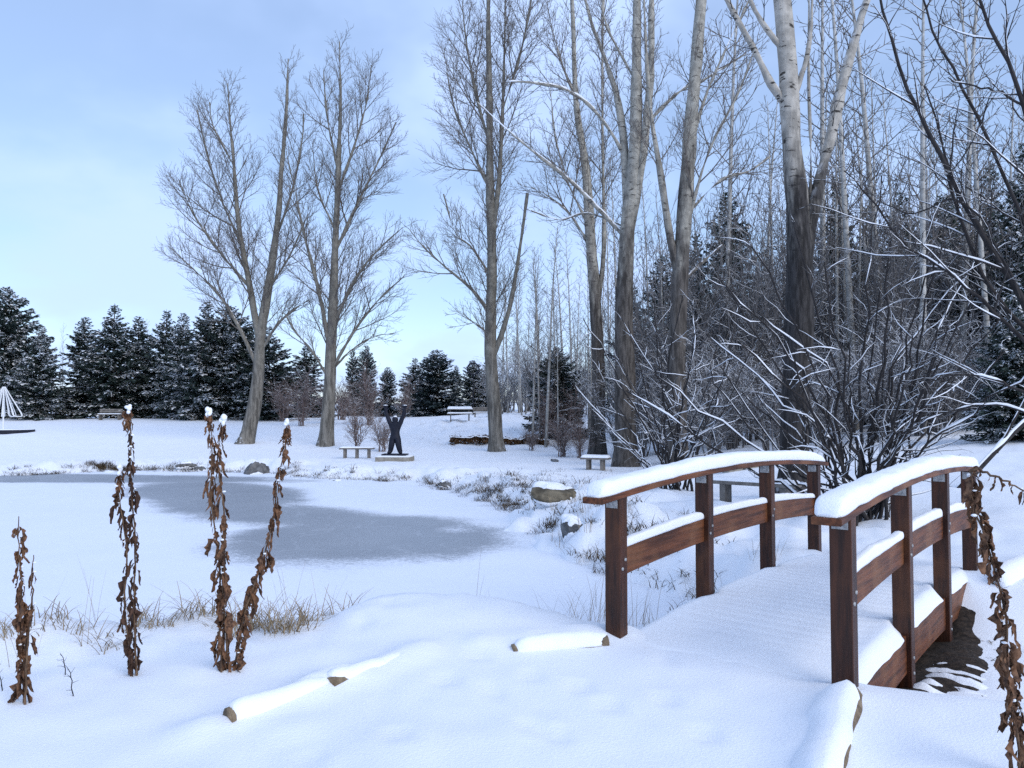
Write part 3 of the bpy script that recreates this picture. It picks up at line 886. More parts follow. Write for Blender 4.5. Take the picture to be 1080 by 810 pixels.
big_tree('poplar_tree', 27, (660, 492), [
    ([(660, 492), (659, 400), (658, 330), (661, 250), (670, 160), (671, 80), (672, 0), (670, -90)], .40, .10, .04, .5, .5),
    ([(660, 275), (661, 200), (654, 120), (640, 70), (622, 20), (605, -50)], .27, .05, .25, .3, .55),
    ([(661, 270), (676, 175), (685, 90), (687, 0), (690, -90)], .28, .12, .2, .3, .5),
    ([(653, 250), (628, 218), (600, 190), (568, 165), (535, 138), (503, 108)], .12, .03, .3, .3, .5),
    ([(656, 165), (630, 118), (600, 94), (565, 86), (535, 84)], .10, .025, .3, .3, .55),
    ([(680, 130), (715, 100), (745, 85), (785, 60)], .08, .02, .3, .3, .55),
    ([(672, 90), (640, 30), (625, -30)], .08, .03, .3, .2, .55),
    ([(655, 235), (620, 225), (590, 232), (560, 222)], .06, .015, .3, .3, .5)],
    'three leader bare poplar with snow in its crotch and long bough over the pond', M['bark_pale'], M['twig_grey'], 15, snow=.02)
big_tree('poplar_tree', 23, (715, 488), [
    ([(715, 490), (714, 400), (716, 320), (721, 240), (727, 150), (735, 60), (742, -40), (748, -120)], .31, .12, .04, .5, .5),
    ([(714, 300), (705, 235), (695, 175), (686, 110), (681, 40), (678, -50)], .17, .06, .15, .3, .5),
    ([(728, 155), (745, 100), (762, 60), (790, 0)], .10, .03, .25, .2, .55),
    ([(720, 260), (735, 200), (752, 150), (780, 95), (800, 40)], .06, .02, .25, .2, .6),
    ([(716, 298), (735, 282), (762, 258)], .07, .03, .2, 1, 0),
    ([(722, 230), (760, 190), (790, 180), (812, 165)], .05, .015, .3, .2, .6)],
    'bare poplar with a dark split along its trunk and snowy stub bough', M['bark_pale'], M['twig_grey'], 16, snow=.045)
big_tree('cottonwood_tree', 14, (835, 532), [
    ([(834, 532), (838, 450), (843, 350), (843, 270), (840, 210), (835, 150), (831, 70), (824, -20), (820, -120)], .27, .125, .02, .62, .35),
    ([(843, 320), (856, 235), (873, 160), (892, 80), (915, 0), (935, -80)], .19, .09, .08, .4, .4),
    ([(834, 120), (815, 85), (795, 45), (768, -5), (750, -50)], .09, .04, .1, .4, .4),
    ([(843, 110), (855, 50), (860, -10), (868, -80)], .06, .04, .08, .5, .4),
    ([(852, 270), (857, 190), (855, 90), (855, 0), (857, -80)], .05, .03, .06, .5, .3),
    ([(830, 60), (800, 10), (780, -40)], .05, .03, .1, .3, .4)],
    'big old cottonwood with furrowed dark trunk right behind the bridge', M['bark_old'], M['twig_dark'], 17, lens=(1.4, 2.8), snow=.05, minr=.006)

# ------------------------------------------------------------------ conifers
def conifer(seed, h, Rr, mat, snowiness=0.5, density=1.0, droop=0.25, bare=0.04, ragged=0.42):
    rng = np.random.RandomState(seed)
    trunk = [([Vector((0, 0, -0.3)), Vector((0, 0, h * .5)), Vector((0, 0, h))], [h * .018, h * .010, 0.01], 6)]
    F, Sn = [], []
    pex, pph = rng.uniform(.62, 1.1), rng.uniform(0, 6)
    z = h * bare
    while z < h * 0.985:
        f = z / h
        prof = (1 - f) ** pex * (1 + .18 * math.sin(f * 9 + pph))
        nb = rng.randint(5, 8) if f < .85 else 4
        a0 = rng.rand() * 6.28
        for b in range(nb):
            if rng.rand() < .12: continue
            a = a0 + b * 6.283 / nb + rng.uniform(-.35, .35)
            L = Rr * prof * (1 + ragged * rng.uniform(-1, .8)) + 0.12
            slope = (0.55 * f - droop * (1 - f)) + rng.uniform(-.12, .12)
            k = max(7, int(15 * density * L / 0.45))
            s = rng.rand(k) ** 0.75
            out = np.array([math.cos(a), math.sin(a), 0]); sd_ = np.array([-math.sin(a), math.cos(a), 0])
            base = out[None] * (s * L)[:, None]
            base[:, 2] = z + slope * s * L + 0.10 * L * s ** 2.5
            lat = rng.choice([-1, 1], k) * rng.uniform(.15, 1.0, k)
            ln = (0.30 * L * (1 - 0.6 * s) + 0.13) * rng.uniform(.55, 1.1, k)
            dirv = out[None] * rng.uniform(.35, .95, k)[:, None] + sd_[None] * lat[:, None]
            dirv[:, 2] = rng.uniform(-.70, .38, k)
            dirv /= np.linalg.norm(dirv, axis=1, keepdims=True)
            tip = base + dirv * ln[:, None]
            wv = np.cross(dirv, np.array([0, 0, 1.0]) + rng.normal(0, .45, (k, 3)))
            wv /= np.linalg.norm(wv, axis=1, keepdims=True) + 1e-9
            wd = (0.045 + 0.10 * ln)[:, None] * rng.uniform(.6, 1.2, (k, 1))
            mid = base + dirv * (ln * .55)[:, None]
            F.append(np.stack([base, mid + wv * wd, tip, mid - wv * wd], 1))
            pb = rng.uniform(.7, 1.2) if rng.rand() < snowiness * .85 else .2 * snowiness
            m = rng.rand(k) < pb * (0.35 + 0.65 * s)
            if m.any():
                kk = m.sum()
                flat = np.cross(dirv[m], np.array([0, 0, 1.0])); flat /= np.linalg.norm(flat, axis=1, keepdims=True) + 1e-9
                b2 = base[m] + dirv[m] * (ln[m] * rng.uniform(.0, .35, kk))[:, None]; b2[:, 2] += .035
                t2 = base[m] + dirv[m] * (ln[m] * rng.uniform(.75, 1.0, kk))[:, None]; t2[:, 2] += .02
                m2 = (b2 + t2) / 2; m2[:, 2] += .03
                w2 = wd[m] * rng.uniform(.9, 2.0, (kk, 1))
                Sn.append(np.stack([b2, m2 + flat * w2, t2, m2 - flat * w2], 1))
        z += (0.17 + 0.16 * prof) * (h / 9.0) ** .5 * rng.uniform(.8, 1.2) / density ** .3
    F = np.concatenate(F); Sn = np.concatenate(Sn) if Sn else np.zeros((0, 4, 3))
    def q(a): return a.reshape(-1, 3), np.arange(len(a) * 4).reshape(-1, 4)
    tv, tq = tube_arrays(trunk)
    return (mk('conifer_trunk', tv, tq), mk('conifer_foliage', *q(F), None, False), mk('conifer_snow', *q(Sn), None, False), mat)
def make_conifer(kit, loc, h_scale, w_scale, rz, label, group=None, name='spruce_tree'):
    root = thing(name, loc, label, 'conifer', group, rz, (w_scale, w_scale, h_scale))
    ob('trunk', kit[0], M['conbark'], root)
    ob('crown', kit[1], kit[3], root)
    if len(kit[2].polygons): ob('snow', kit[2], M['snow'], root)
    return root
H0 = 10.0
KITS = [conifer(101, H0, 2.5, M['needles'], .55, 1.25, .22), conifer(102, H0, 2.9, M['needles'], .85, 1.25, .30), conifer(103, H0, 2.2, M['needles'], .40, 1.2, .15),
        conifer(104, H0, 2.6, M['needles_blue'], .36, 1.25, .10, ragged=.12), conifer(105, H0, 3.2, M['needles'], .66, 1.3, .28, .05, .4)]
def put_conifer(px, ytop, depth, wpx, kit, label, group=None, name='spruce_tree', rz=None):
    g = gp(px, depth)
    top = pix(px, ytop, depth).z
    hs = (top - g.z) / H0
    Rk = (2.5, 2.9, 2.2, 2.6, 3.2)[kit]
    ws = (wpx * 1.12 / 2 / FPX * depth) / Rk
    return make_conifer(KITS[kit], g, hs, ws, rz if rz is not None else px * 1.7, label, group, name)
GL = 'dark conifers edging the lawn'
for a in [
    (4, 303, 60, 84, 4, 'broad tall pine looming behind the white rod sculpture'),
    (43, 344, 57, 62, 1, 'short full spruce between the tall pine and the far lawn bench'),
    (88, 334, 63, 58, 2, 'narrow spruce behind the bare birch whip and the lawn bench'),
    (119, 320, 60, 70, 0, 'tall dark spruce directly behind the lawn bench'),
    (145, 333, 64, 56, 2, 'thin spruce squeezed beside the one behind the lawn bench'),
    (174, 326, 62, 60, 0, 'spire topped spruce, first of the close pair'),
    (192, 330, 60, 62, 1, 'snow streaked spruce, second of the close pair'),
    (217, 318, 57, 78, 1, 'most snow laden broad spruce beside the leaning poplar'),
    (240, 322, 58, 84, 4, 'bulky dark spruce whose skirt spreads behind the leaning poplar'),
    (283, 343, 56, 72, 0, 'dark spruce filling the gap between the two poplars'),
    (262, 338, 62, 60, 2, 'spruce mostly hidden by the leaning poplar trunk'),
    (323, 364, 66, 50, 2, 'small spruce showing above the grey thicket'),
    (372, 368, 74, 26, 2, 'thin spruce rising just beyond the straight poplar'),
    (386, 364, 74, 30, 3, 'thin spruce with tiered boughs above the pinkish bush'),
    (409, 387, 70, 26, 3, 'little spruce behind the raised arms of the statue'),
    (438, 377, 66, 44, 0, 'dark pointed spruce beside the statue'),
    (461, 369, 62, 60, 3, 'broad blue grey spruce behind the snowy roofed table'),
    (481, 385, 70, 24, 2, 'slim spruce between the blue grey spruce and the ring sculpture'),
    (499, 380, 72, 34, 4, 'loose snowy pine behind the ring sculpture'),
    (514, 376, 72, 30, 1, 'snowy pine partly behind the broken limbed poplar')]:
    put_conifer(*a, group=GL)
put_conifer(587, 366, 42, 62, 4, 'small snowy fir with dark skirt at the edge of the aspen wood', 'conifers in the wood')
GW = 'conifers in the wood'
for i, (px, yt, d, w, k) in enumerate([(770, 200, 46, 80, 2), (735, 245, 48, 70, 0), (700, 268, 50, 70, 2), (805, 262, 44, 70, 0), (886, 186, 40, 84, 0), (920, 215, 44, 70, 1), (953, 200, 46, 70, 2),
                                       (1002, 205, 36, 90, 4), (1050, 170, 32, 84, 0), (1085, 150, 28, 90, 1), (1070, 330, 20, 84, 4), (1030, 245, 30, 70, 0), (850, 280, 42, 70, 2), (965, 300, 32, 66, 4), (905, 330, 34, 60, 0),
                                       (760, 320, 40, 60, 1), (1105, 250, 24, 80, 0), (670, 300, 52, 60, 0)]):
    lab = {1070: 'low dark spruce on the snowy slope beyond the fallen snowy pole', 886: 'tall dark conifer just behind the old cottonwood', 770: 'spire of dark spruce between the split poplar and the old cottonwood'}.get(px, 'dark conifer standing deep in the wood among aspens and twigs')
    put_conifer(px, yt, d, w, k, lab, GW)

# ------------------------------------------------------------------ slender aspens and thicket in the wood
def aspen_kit(seed, h=16):
    T = Tree(seed, 0.011, (6, 4, 3, 3), up=0.14, wander=0.12)
    lean = Vector((T.rng.uniform(-.6, .6), T.rng.uniform(-.6, .6), 0))
    P, rr = T.limb([Vector((0, 0, -.3)), Vector((0, 0, h * .35)) + lean * .4, Vector((0, 0, h * .7)) + lean * .8, Vector((0, 0, h)) + lean * 1.4], .10, .015, 0, 12)
    T.kids(P, rr, 2, 0.30, (1.2, 2.2), (35, 65), .28, 1.0, 3, .5)
    tv, tq = tube_arrays(T.big); cv, cq = tube_arrays(T.twig)
    return mk('aspen_trunk', tv, tq), mk('aspen_crown', cv, cq)
AK = [aspen_kit(201), aspen_kit(202), aspen_kit(203), aspen_kit(204)]
def aspen(px, ytop, depth, kit, label, group, rz, w=1.0, name='aspen_tree'):
    g = gp(px, depth); hs = (pix(px, ytop, depth).z - g.z) / 16
    root = thing(name, g, label, 'tree', group, rz, (hs * w, hs * w, hs))
    ob('trunk', AK[kit][0], M['bark_aspen'], root); ob('crown', AK[kit][1], M['twig_grey'], root)
rng = random.Random(5)
GA = 'slender pale aspens in the wood'
LA = 'slender pale aspen standing among the others in the wood'
for i in range(64):
    px = 545 + 545 * (i + rng.random()) / 64
    d = rng.uniform(38, 62) if px < 760 else rng.uniform(30, 56)
    if px < 640: yt = rng.uniform(215, 330)
    elif px < 800: yt = rng.uniform(160, 290)
    else: yt = rng.uniform(60, 220)
    aspen(px, yt, d, i % 4, LA, GA, rng.uniform(0, 6.28), rng.uniform(.8, 1.3))
aspen(973, -60, 26, 0, 'tall white trunked birch rising behind the many stemmed shrub', None, 1.0, 1.35, 'birch_tree')
for px, d, w in ((903, 30, 1.2), (1012, 29, 1.25), (938, 33, 1.3), (1048, 27, 1.1), (762, 34, 1.0), (868, 36, 1.2)):
    aspen(px, -90, d, px % 4, 'tall pale birch trunk among the twigs of the wood', 'tall pale birches of the wood', px * 1.3, w, 'birch_tree')
aspen(66, 345, 70, 1, 'bare birch whip standing between two dark spruces by the lawn', None, 2.0, .9, 'birch_tree')
aspen(157, 340, 72, 2, 'thin bare treetop peeping out above the spruces', None, 2.0, .9, 'birch_tree')

def thicket_kit(seed, h=3.6, stems=15, spread=0.55, maxlvl=3, minr=0.007):
    T = Tree(seed, minr, (5, 4, 3, 3), up=0.05, wander=0.16)
    for i in range(stems):
        a = T.rng.uniform(0, 6.28); lean = T.rng.uniform(.1, spread)
        hh = h * T.rng.uniform(.6, 1)
        b = Vector((math.cos(a), math.sin(a), 0))
        P, rr = T.limb([b * .15 - Vector((0, 0, .2)), b * hh * lean * .4 + Vector((0, 0, hh * .5)), b * hh * lean + Vector((0, 0, hh))], .024, .009, 1, 8, .04)
        T.kids(P, rr, 2, 0.17, (.5, 1.3), (25, 65), .15, 1.0, maxlvl, .3, .8)
    cv, cq = tube_arrays(T.big + T.twig)
    return mk('thicket', cv, cq)
TK = [thicket_kit(301), thicket_kit(302), thicket_kit(303, 4.2, 13, .7)]
GT = 'snow dusted thicket shrubs of the wood'
LT = 'tangled snow dusted shrub in the thicket under the wood'
rng = random.Random(9)
for i in range(26):
    px = 650 + 450 * (i + rng.random()) / 26
    d = rng.uniform(23, 38)
    if px < 700: d = rng.uniform(30, 42)
    if px > 960: d = rng.uniform(19, 34)
    g = gp(px, d); s = rng.uniform(.8, 1.25)
    o = thing('thicket_shrub', g, LT, 'shrub', GT, rng.uniform(0, 6.28), (s * 1.15, s * 1.15, s))
    ob('branches', TK[i % 3], M['twig_snow'], o)
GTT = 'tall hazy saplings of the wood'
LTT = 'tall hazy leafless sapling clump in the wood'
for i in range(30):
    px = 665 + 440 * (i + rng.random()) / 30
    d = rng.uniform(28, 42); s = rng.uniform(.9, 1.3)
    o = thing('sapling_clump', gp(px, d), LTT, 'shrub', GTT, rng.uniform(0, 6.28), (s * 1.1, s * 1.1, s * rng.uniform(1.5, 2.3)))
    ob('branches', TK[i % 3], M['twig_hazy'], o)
for i in range(26):
    px = 528 + 140 * (i + rng.random()) / 26
    aspen(px, rng.uniform(255, 375), rng.uniform(58, 85), i % 4, LA, GA, rng.uniform(0, 6.28), rng.uniform(.9, 1.6))
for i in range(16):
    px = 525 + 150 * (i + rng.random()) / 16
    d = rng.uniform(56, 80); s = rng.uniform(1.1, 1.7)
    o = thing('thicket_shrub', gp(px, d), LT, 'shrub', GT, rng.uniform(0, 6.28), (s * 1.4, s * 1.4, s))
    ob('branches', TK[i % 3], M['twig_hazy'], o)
BK = [thicket_kit(311, 2.4, 12, .5), thicket_kit(312, 2.0, 16, .6)]
for px, d, s, k, lab in [(378, 37, .95, 0, 'bare pinkish shrub fanning out behind the backless bench'), (403, 36, .8, 1, 'thin stemmed shrub just behind the statue'), (318, 50, 1.35, 0, 'grey bare thicket between the two far poplars'),
                         (300, 54, 1.3, 1, 'low bare thicket at the foot of the dark spruces'), (345, 52, 1.2, 1, 'bare thicket behind the straight poplar'), (390, 50, 1.5, 0, 'tall hazy bush under the thin spruces'),
                         (560, 36.5, .5, 1, 'low frosted brush at the end of the brown hedge'), (592, 33, .75, 1, 'frosted grey brush before the small snowy fir'), (612, 32, .7, 0, 'frosted brush beside the twin stemmed poplar'),
                         (600, 41, 1.3, 1, 'snowy arching bush overlapping the small snowy fir'), (575, 40, 1.1, 0, 'snowy bush on the mound by the fir'), (425, 56, 1.1, 0, 'hazy bush behind the mound and statue'), (360, 56, 1.3, 1, 'hazy brush far behind the bench')]:
    o = thing('bare_shrub', gp(px, d), lab, 'shrub', None, px, s)
    ob('branches', BK[k], M['bush'], o)

# ------------------------------------------------------------------ the two many-stemmed shrubs behind the bridge and the leaning tree
def stem_shrub(name, base, depth, ends, label, seed, r=(0.032, 0.010), kids=(0.46, (.5, 1.2)), extra=0, ebox=None, snowr=.008, bend=.12, maxlvl=4, thick=.013):
    T = Tree(seed, 0.0042, (7, 5, 4, 3, 3), up=0.03, wander=0.20)
    g = gp(base[0], depth)
    for i in range(extra):
        ends = ends + [(T.rng.uniform(*ebox[0]), T.rng.uniform(*ebox[1]))]
    for i, e in enumerate(ends):
        b = g + Vector((T.rng.uniform(-.35, .35), T.rng.uniform(-.3, .3), -.1))
        p = pix(e[0], e[1], depth + T.rng.uniform(-1.6, 1.6) * depth / 11)
        mid = b.lerp(p, .5) + Vector((0, 0, (p - b).length * T.rng.uniform(-.02, bend))) + rv(T.rng) * .14
        q1 = b.lerp(mid, .5) + rv(T.rng) * .05
        rr0 = r[0] * T.rng.uniform(.6, 1.15)
        P, rr = T.limb([b, q1, mid, p], rr0, r[1], 1, 16, .028)
        T.kids(P, rr, 2, kids[0], kids[1], (25, 60), .25, 1.0, 3, .45, .8, (.3, .5))
    T.snowtubes(snowr * .75, None, 1.0, .92, thick)
    return T.build(name, g, label, 'shrub', M['bark_dark'], M['twig_dark'])
stem_shrub('willow_shrub', (900, 505), 11, [(765, 300), (745, 352), (690, 395), (800, 395), (930, 185), (878, 300), (838, 240), (1000, 345), (1062, 325), (1090, 385), (1020, 392), (958, 295), (838, 380),
           (895, 360), (918, 320), (1045, 265), (660, 412), (985, 260), (800, 330), (1060, 370), (940, 250)],
           'spreading many stemmed shrub with snow lined branches between the two bridge rails', 41, extra=18, ebox=((740, 1080), (230, 430)))
stem_shrub('willow_shrub', (712, 500), 16.5, [(603, 402), (618, 372), (655, 335), (690, 330), (720, 312), (760, 332), (640, 420), (622, 430), (770, 380), (700, 360), (735, 345), (660, 395), (800, 350)],
           'dense snow lined shrub leaning towards the pond beside the three leader poplar', 42, r=(.03, .009), kids=(.42, (.6, 1.4)), extra=8, ebox=((610, 800), (310, 440)), snowr=.007, thick=.014)
def leaning():
    T = Tree(51, 0.005, (8, 5, 4, 3, 3), up=0.02, wander=0.12)
    d = 9.5
    root_p = Vector((9.2, 9.8, hz(9.2, 9.8) - .2))
    def L(path, r0, r1, dd=0.0, kl=(.7, 1.6), sp=.26, n=16):
        P = [pix(x, y, d + dd + .12 * i) if not isinstance(x, Vector) else x for i, (x, y) in enumerate(path)]
        P, rr = T.limb(P, r0, r1, 1, n, .012)
        T.kids(P, rr, 2, sp, kl, (25, 60), .1, 1.0, 4, .45, .75, (.3, .5))
        return P
    a = pix(1105, 372, d)
    P = spline([root_p, root_p.lerp(a, .55) + Vector((.25, 0, .25)), a], 10); T.put(P, [.10 - .045 * i / 9 for i in range(10)], 0)
    L([(1105, 372), (1075, 315), (1042, 258), (1010, 200), (985, 150), (962, 100), (940, 45), (925, -20)], .05, .016)
    L([(1105, 372), (1050, 310), (1020, 250), (1000, 190), (992, 140), (975, 90)], .035, .010, .3)
    L([(1115, 395), (1070, 350), (1035, 318), (1000, 285), (960, 262), (915, 208), (890, 180)], .03, .008, -.4)
    L([(1075, 315), (1040, 240), (1005, 210), (965, 225), (925, 212)], .02, .006, -.2)
    L([(1100, 330), (1085, 250), (1055, 180), (1015, 95), (985, 30), (965, -30)], .035, .012, .8)
    L([(1110, 345), (1095, 200), (1075, 100), (1040, 20), (1020, -40)], .04, .014, -.6)
    L([(1110, 150), (1070, 105), (1035, 92), (1000, 82)], .022, .008, .5)
    L([(1090, 420), (1050, 400), (1010, 395), (970, 405)], .018, .006, -.6)
    L([(1095, 440), (1040, 425), (985, 440), (960, 455)], .018, .006, .3)
    T.snowtubes(.007, None, .8, .75, .010)
    T.build('alder_tree', root_p, 'dark leaning bare tree whose snowy boughs reach over the slope and the shrub', 'tree', M['bark_dark'], M['twig_dark'])
leaning()
def pole():
    p0 = gp(1008, 13.2, -.05); p1 = pix(1110, 418, 13.6)
    T = Tree(61, .01)
    T.limb([p0, p0.lerp(p1, .5) + Vector((0, 0, .05)), p1, p1 + (p1 - p0) * .6], .055, .035, 1, 14)
    T.limb([p0.lerp(p1, .4), p0.lerp(p1, .6) + Vector((.1, 0, .45)), p1 + Vector((0, 0, .9))], .03, .012, 1, 10)
    T.snowtubes(.01, None, .95, .95, .02)
    T.build('leaning_bough', p0, 'snow topped fallen bough slanting up the open slope', 'bough', M['bark_dark'], M['twig_dark'])
pole()

# ------------------------------------------------------------------ rocks
def rock(name, loc, size, mat, label, seed, snow=.6, group=None, tilt=0):
    bm_n = 26; k = 18
    rs = np.random.RandomState(seed)
    root = thing(name, loc, label, 'rock', group, rs.rand() * 6)
    th = np.linspace(0, math.pi, bm_n); ph = np.linspace(0, 2 * math.pi, k * 2, endpoint=False)
    Th, Ph = np.meshgrid(th, ph, indexing='ij')
    x = np.sin(Th) * np.cos(Ph); y = np.sin(Th) * np.sin(Ph); z = np.cos(Th)
    n = 1 + .35 * fbm(x * 1.6 + seed, y * 1.6 + z * 1.3, 1, 3) + .12 * fbm(x * 5 + seed, y * 5 - z * 4, 3, 2)
    # cut a few flat facets
    P = np.stack([x * n, y * n, z * n], -1)
    for _ in range(7):
        d = rs.normal(0, 1, 3); d /= np.linalg.norm(d)
        h = rs.uniform(.72, .92); e = np.maximum(P @ d - h, 0)
        P = P - e[..., None] * d * .9
    P = P * np.array(size) * .5
    P[..., 2] += size[2] * .22
    kk = k * 2
    i = np.arange(bm_n - 1)[:, None]; j = np.arange(kk)[None, :]
    q = np.stack([i * kk + j, (i + 1) * kk + j, (i + 1) * kk + (j + 1) % kk, i * kk + (j + 1) % kk], -1).reshape(-1, 4)
    part('stone', P.reshape(-1, 3), q, None, mat, root, world=False)
    if snow > 0:
        up = np.clip((np.cos(Th) - (1 - 1.25 * snow) + .5 * fbm(x * 2.2 + seed, y * 2.2, 2, 3)), 0, 1)
        S = P.copy(); S[..., 2] += -.05 + (.05 + .16 * size[2]) * sst(-.02, .45, up)
        S[..., :2] *= (.94 + .07 * sst(0, .3, up))[..., None]
        part('snow_cap', S.reshape(-1, 3), q, None, M['snow'], root, world=False)
    return root
def rk(px, depth, size, mat, label, seed, snow=.6, dz=0): rock('rock', gp(px, depth, dz), size, mat, label, seed, snow, 'rocks along the pond shore')
rk(584, 15.0, (.95, .7, .46), M['rock'], 'brown boulder half under snow on the pond inlet bank', 3, .36)
rk(271, 27.6, (1.25, .9, .78), M['rock_grey'], 'big bare grey boulder on the far shore below the leaning poplar', 5, .05)
rk(356, 24.6, (.5, .4, .3), M['rock_grey'], 'small dark stone at the ice edge below the backless bench', 7, .2)
rk(469, 22.4, (.42, .3, .24), M['rock_grey'], 'tiny dark stone on the snow, the one past the statue', 9, .2)
rk(197, 28.6, (.8, .4, .22), M['rock_grey'], 'flat dark stone at the ice edge under the spruces', 12, .3)
rk(213, 28.8, (.5, .4, .2), M['rock_grey'], 'small flat stone next to the flat dark one', 13, .3)
rk(603, 12.0, (.55, .45, .36), M['rock_grey'], 'dark stone poking from the snow on the inlet bank', 17, .5)
rk(600, 10.2, (.42, .35, .3), M['rock_grey'], 'lowest dark stone at the mouth of the inlet', 19, .55)
rk(466, 20.6, (.6, .45, .3), M['rock_grey'], 'rock under snow at the corner of the pond', 23, .55)
rk(585, 29.5, (.5, .25, .14), M['rock_grey'], 'flat dark stone on the snow near the small bench', 29, .3)

# ------------------------------------------------------------------ grass
def blades(Q, c, n, ln, spread, lean, rng, wd=.006, fold=.5):
    for _ in range(n):
        a = rng.uniform(0, 6.28); r = spread * math.sqrt(rng.random())
        x, y = c[0] + r * math.cos(a), c[1] + r * math.sin(a)
        b = np.array([x, y, c[2] - .03])
        L = ln * rng.uniform(.5, 1.15)
        a2 = rng.uniform(0, 6.28); ld = lean * rng.uniform(.2, 1.2)
        dv = np.array([math.cos(a2) * ld, math.sin(a2) * ld, 1.0]); dv /= np.linalg.norm(dv)
        sv = np.array([-math.sin(a2), math.cos(a2), 0]) * wd * .5
        p = b; pts = [p]
        for i in range(4):
            dv = dv + np.array([math.cos(a2), math.sin(a2), -.6]) * lean * fold * rng.uniform(.1, .7); dv /= np.linalg.norm(dv)
            p = p + dv * L / 4; pts.append(p)
        V = []
        for i, p in enumerate(pts):
            k = 1 - .7 * i / 4
            V += [p - sv * k, p + sv * k]
        Q.add(V, [[2 * i, 2 * i + 1, 2 * i + 3, 2 * i + 2] for i in range(4)])
def build_grass():
    rng = random.Random(21)
    Q = Quads()
    # tan tufts along the near shore
    for (px, d, n, ln) in [(150, 6.2, 26, .3), (165, 6.0, 26, .28), (180, 6.1, 20, .3), (205, 6.2, 26, .33), (222, 6.3, 30, .35), (262, 6.0, 34, .36), (285, 6.0, 40, .36), (300, 5.8, 44, .34), (318, 5.9, 40, .32), (330, 6.2, 26, .3),
                           (60, 5.9, 20, .25), (85, 5.8, 20, .25), (110, 5.7, 22, .25), (128, 5.6, 22, .22), (35, 5.7, 18, .25), (10, 5.6, 18, .25), (352, 6.6, 12, .34), (372, 6.8, 14, .34), (398, 7.0, 8, .3), (488, 7.1, 9, .34), (500, 7.0, 7, .4),
                           (520, 7.1, 8, .3), (548, 7.0, 12, .36), (575, 7.1, 12, .36), (590, 7.0, 14, .34), (560, 6.9, 12, .25), (530, 7.3, 5, .5), (610, 6.7, 14, .35), (625, 6.6, 14, .35),
                           (250, 6.2, 24, .3), (235, 6.1, 20, .28), (275, 6.3, 20, .3)]:
        x = (px - 540) / FPX * d
        blades(Q, (x, d, hz(x, d)), int(n * 1.3), ln * 1.0, .13, .5, rng, .0085, 1.25)
    # single tall stalks
    for (px, d, ln) in [(303, 5.9, .75), (308, 6.2, .6), (500, 6.9, .6), (523, 6.9, .62), (95, 5.6, .55), (110, 6.2, .6), (40, 5.4, .6), (20, 5.2, .7), (618, 6.8, .8), (630, 6.4, .9), (345, 6.5, .45)]:
        x = (px - 540) / FPX * d
        blades(Q, (x, d, hz(x, d)), 3, ln, .05, .3, rng, .004, .35)
    # beside the bridge on the pond side and at its far rail
    for (s, w, n, ln) in [(.9, -1.3, 30, .5), (1.3, -1.5, 26, .5), (2.5, -1.0, 26, .55), (2.9, -1.05, 30, .55), (3.2, -1.0, 22, .5), (3.9, -1.2, 14, .4), (0.4, -1.5, 16, .4), (2.2, -1.8, 20, .5), (3.6, -1.9, 20, .5), (1.8, -2.2, 26, .6), (2.6, -2.6, 20, .5)]:
        p = bw(np.array([s]), np.array([w]), 0)[0]
        blades(Q, (p[0], p[1], hz(p[0], p[1])), n, ln, .2, .4, rng, .005, .5)
    # dry stems on the inlet bank
    for _ in range(70):
        px, d = rng.uniform(560, 640), rng.uniform(8.5, 20)
        x = (px - 540) / FPX * d + .4
        if pond_sd(x, d)[0] < .1: continue
        blades(Q, (x, d, hz(x, d)), rng.randint(3, 10), rng.uniform(.2, .5), .12, .4, rng, .006, .4)
    V, q, _ = Q.arr()
    tag(ob('dry_grass', mk('dry_grass', V, q, None, False), M['grass']), kind='stuff')
    # dark matted grass poking through the snow on the banks
    Q = Quads()
    def clump(x, y, n, ln, sp=.12, lean=.8): blades(Q, (x, y, hz(x, y) + .01), n, ln, sp, lean, rng, .012, .7)
    for _ in range(900):
        t = rng.random()
        i = rng.choices(range(1, 12), [float(np.hypot(*(POND[k + 1] - POND[k]))) * (1.0 if k < 8 else .35) * (1.6 if 4 <= k < 8 else 1) for k in range(1, 12)])[0]
        a, b = POND[i], POND[i + 1]
        p = a + (b - a) * t
        nrm = np.array([-(b - a)[1], (b - a)[0]]) ; nrm = nrm / np.linalg.norm(nrm)
        off = abs(rng.gauss(.1, .45 if i < 6 else .8)) + .25
        x, y = p + nrm * off
        if pond_sd(x, y)[0] < .12 : x, y = p - nrm * off
        if pond_sd(x, y)[0] < .12 or fbm(x * .45, y * .45, 6, 2) < -.12: continue
        clump(x, y, rng.randint(8, 26), rng.uniform(.14, .34), rng.uniform(.1, .28))
    for _ in range(120):      # band on the shore below the lawn
        px = rng.uniform(95, 165); d = rng.uniform(28.6, 29.3)
        x = (px - 540) / FPX * d; clump(x, d, 22, rng.uniform(.15, .26), .2, .5)
    for _ in range(80):       # mound behind the statue
        px = rng.uniform(440, 600); d = rng.uniform(38, 52)
        x = (px - 540) / FPX * d; clump(x, d, 7, .2, .25)
    for _ in range(60):       # slope bank right of the pond corner
        px = rng.uniform(480, 640); d = rng.uniform(14, 26)
        x = (px - 540) / FPX * d
        if pond_sd(x, d)[0] > .3: clump(x, d, 9, .18, .2)
    for (s, w) in [(.75, -1.1), (.9, -1.15), (1.05, -1.05), (1.2, -1.2), (1.0, -1.3), (.8, -1.25), (1.3, -1.1)]:   # overhang by the first rail post
        p = bw(np.array([s]), np.array([w]), 0)[0]
        for _ in range(3): blades(Q, (p[0], p[1], hz(p[0], p[1]) + .08), 26, .26, .10, 1.6, rng, .010, 1.2)
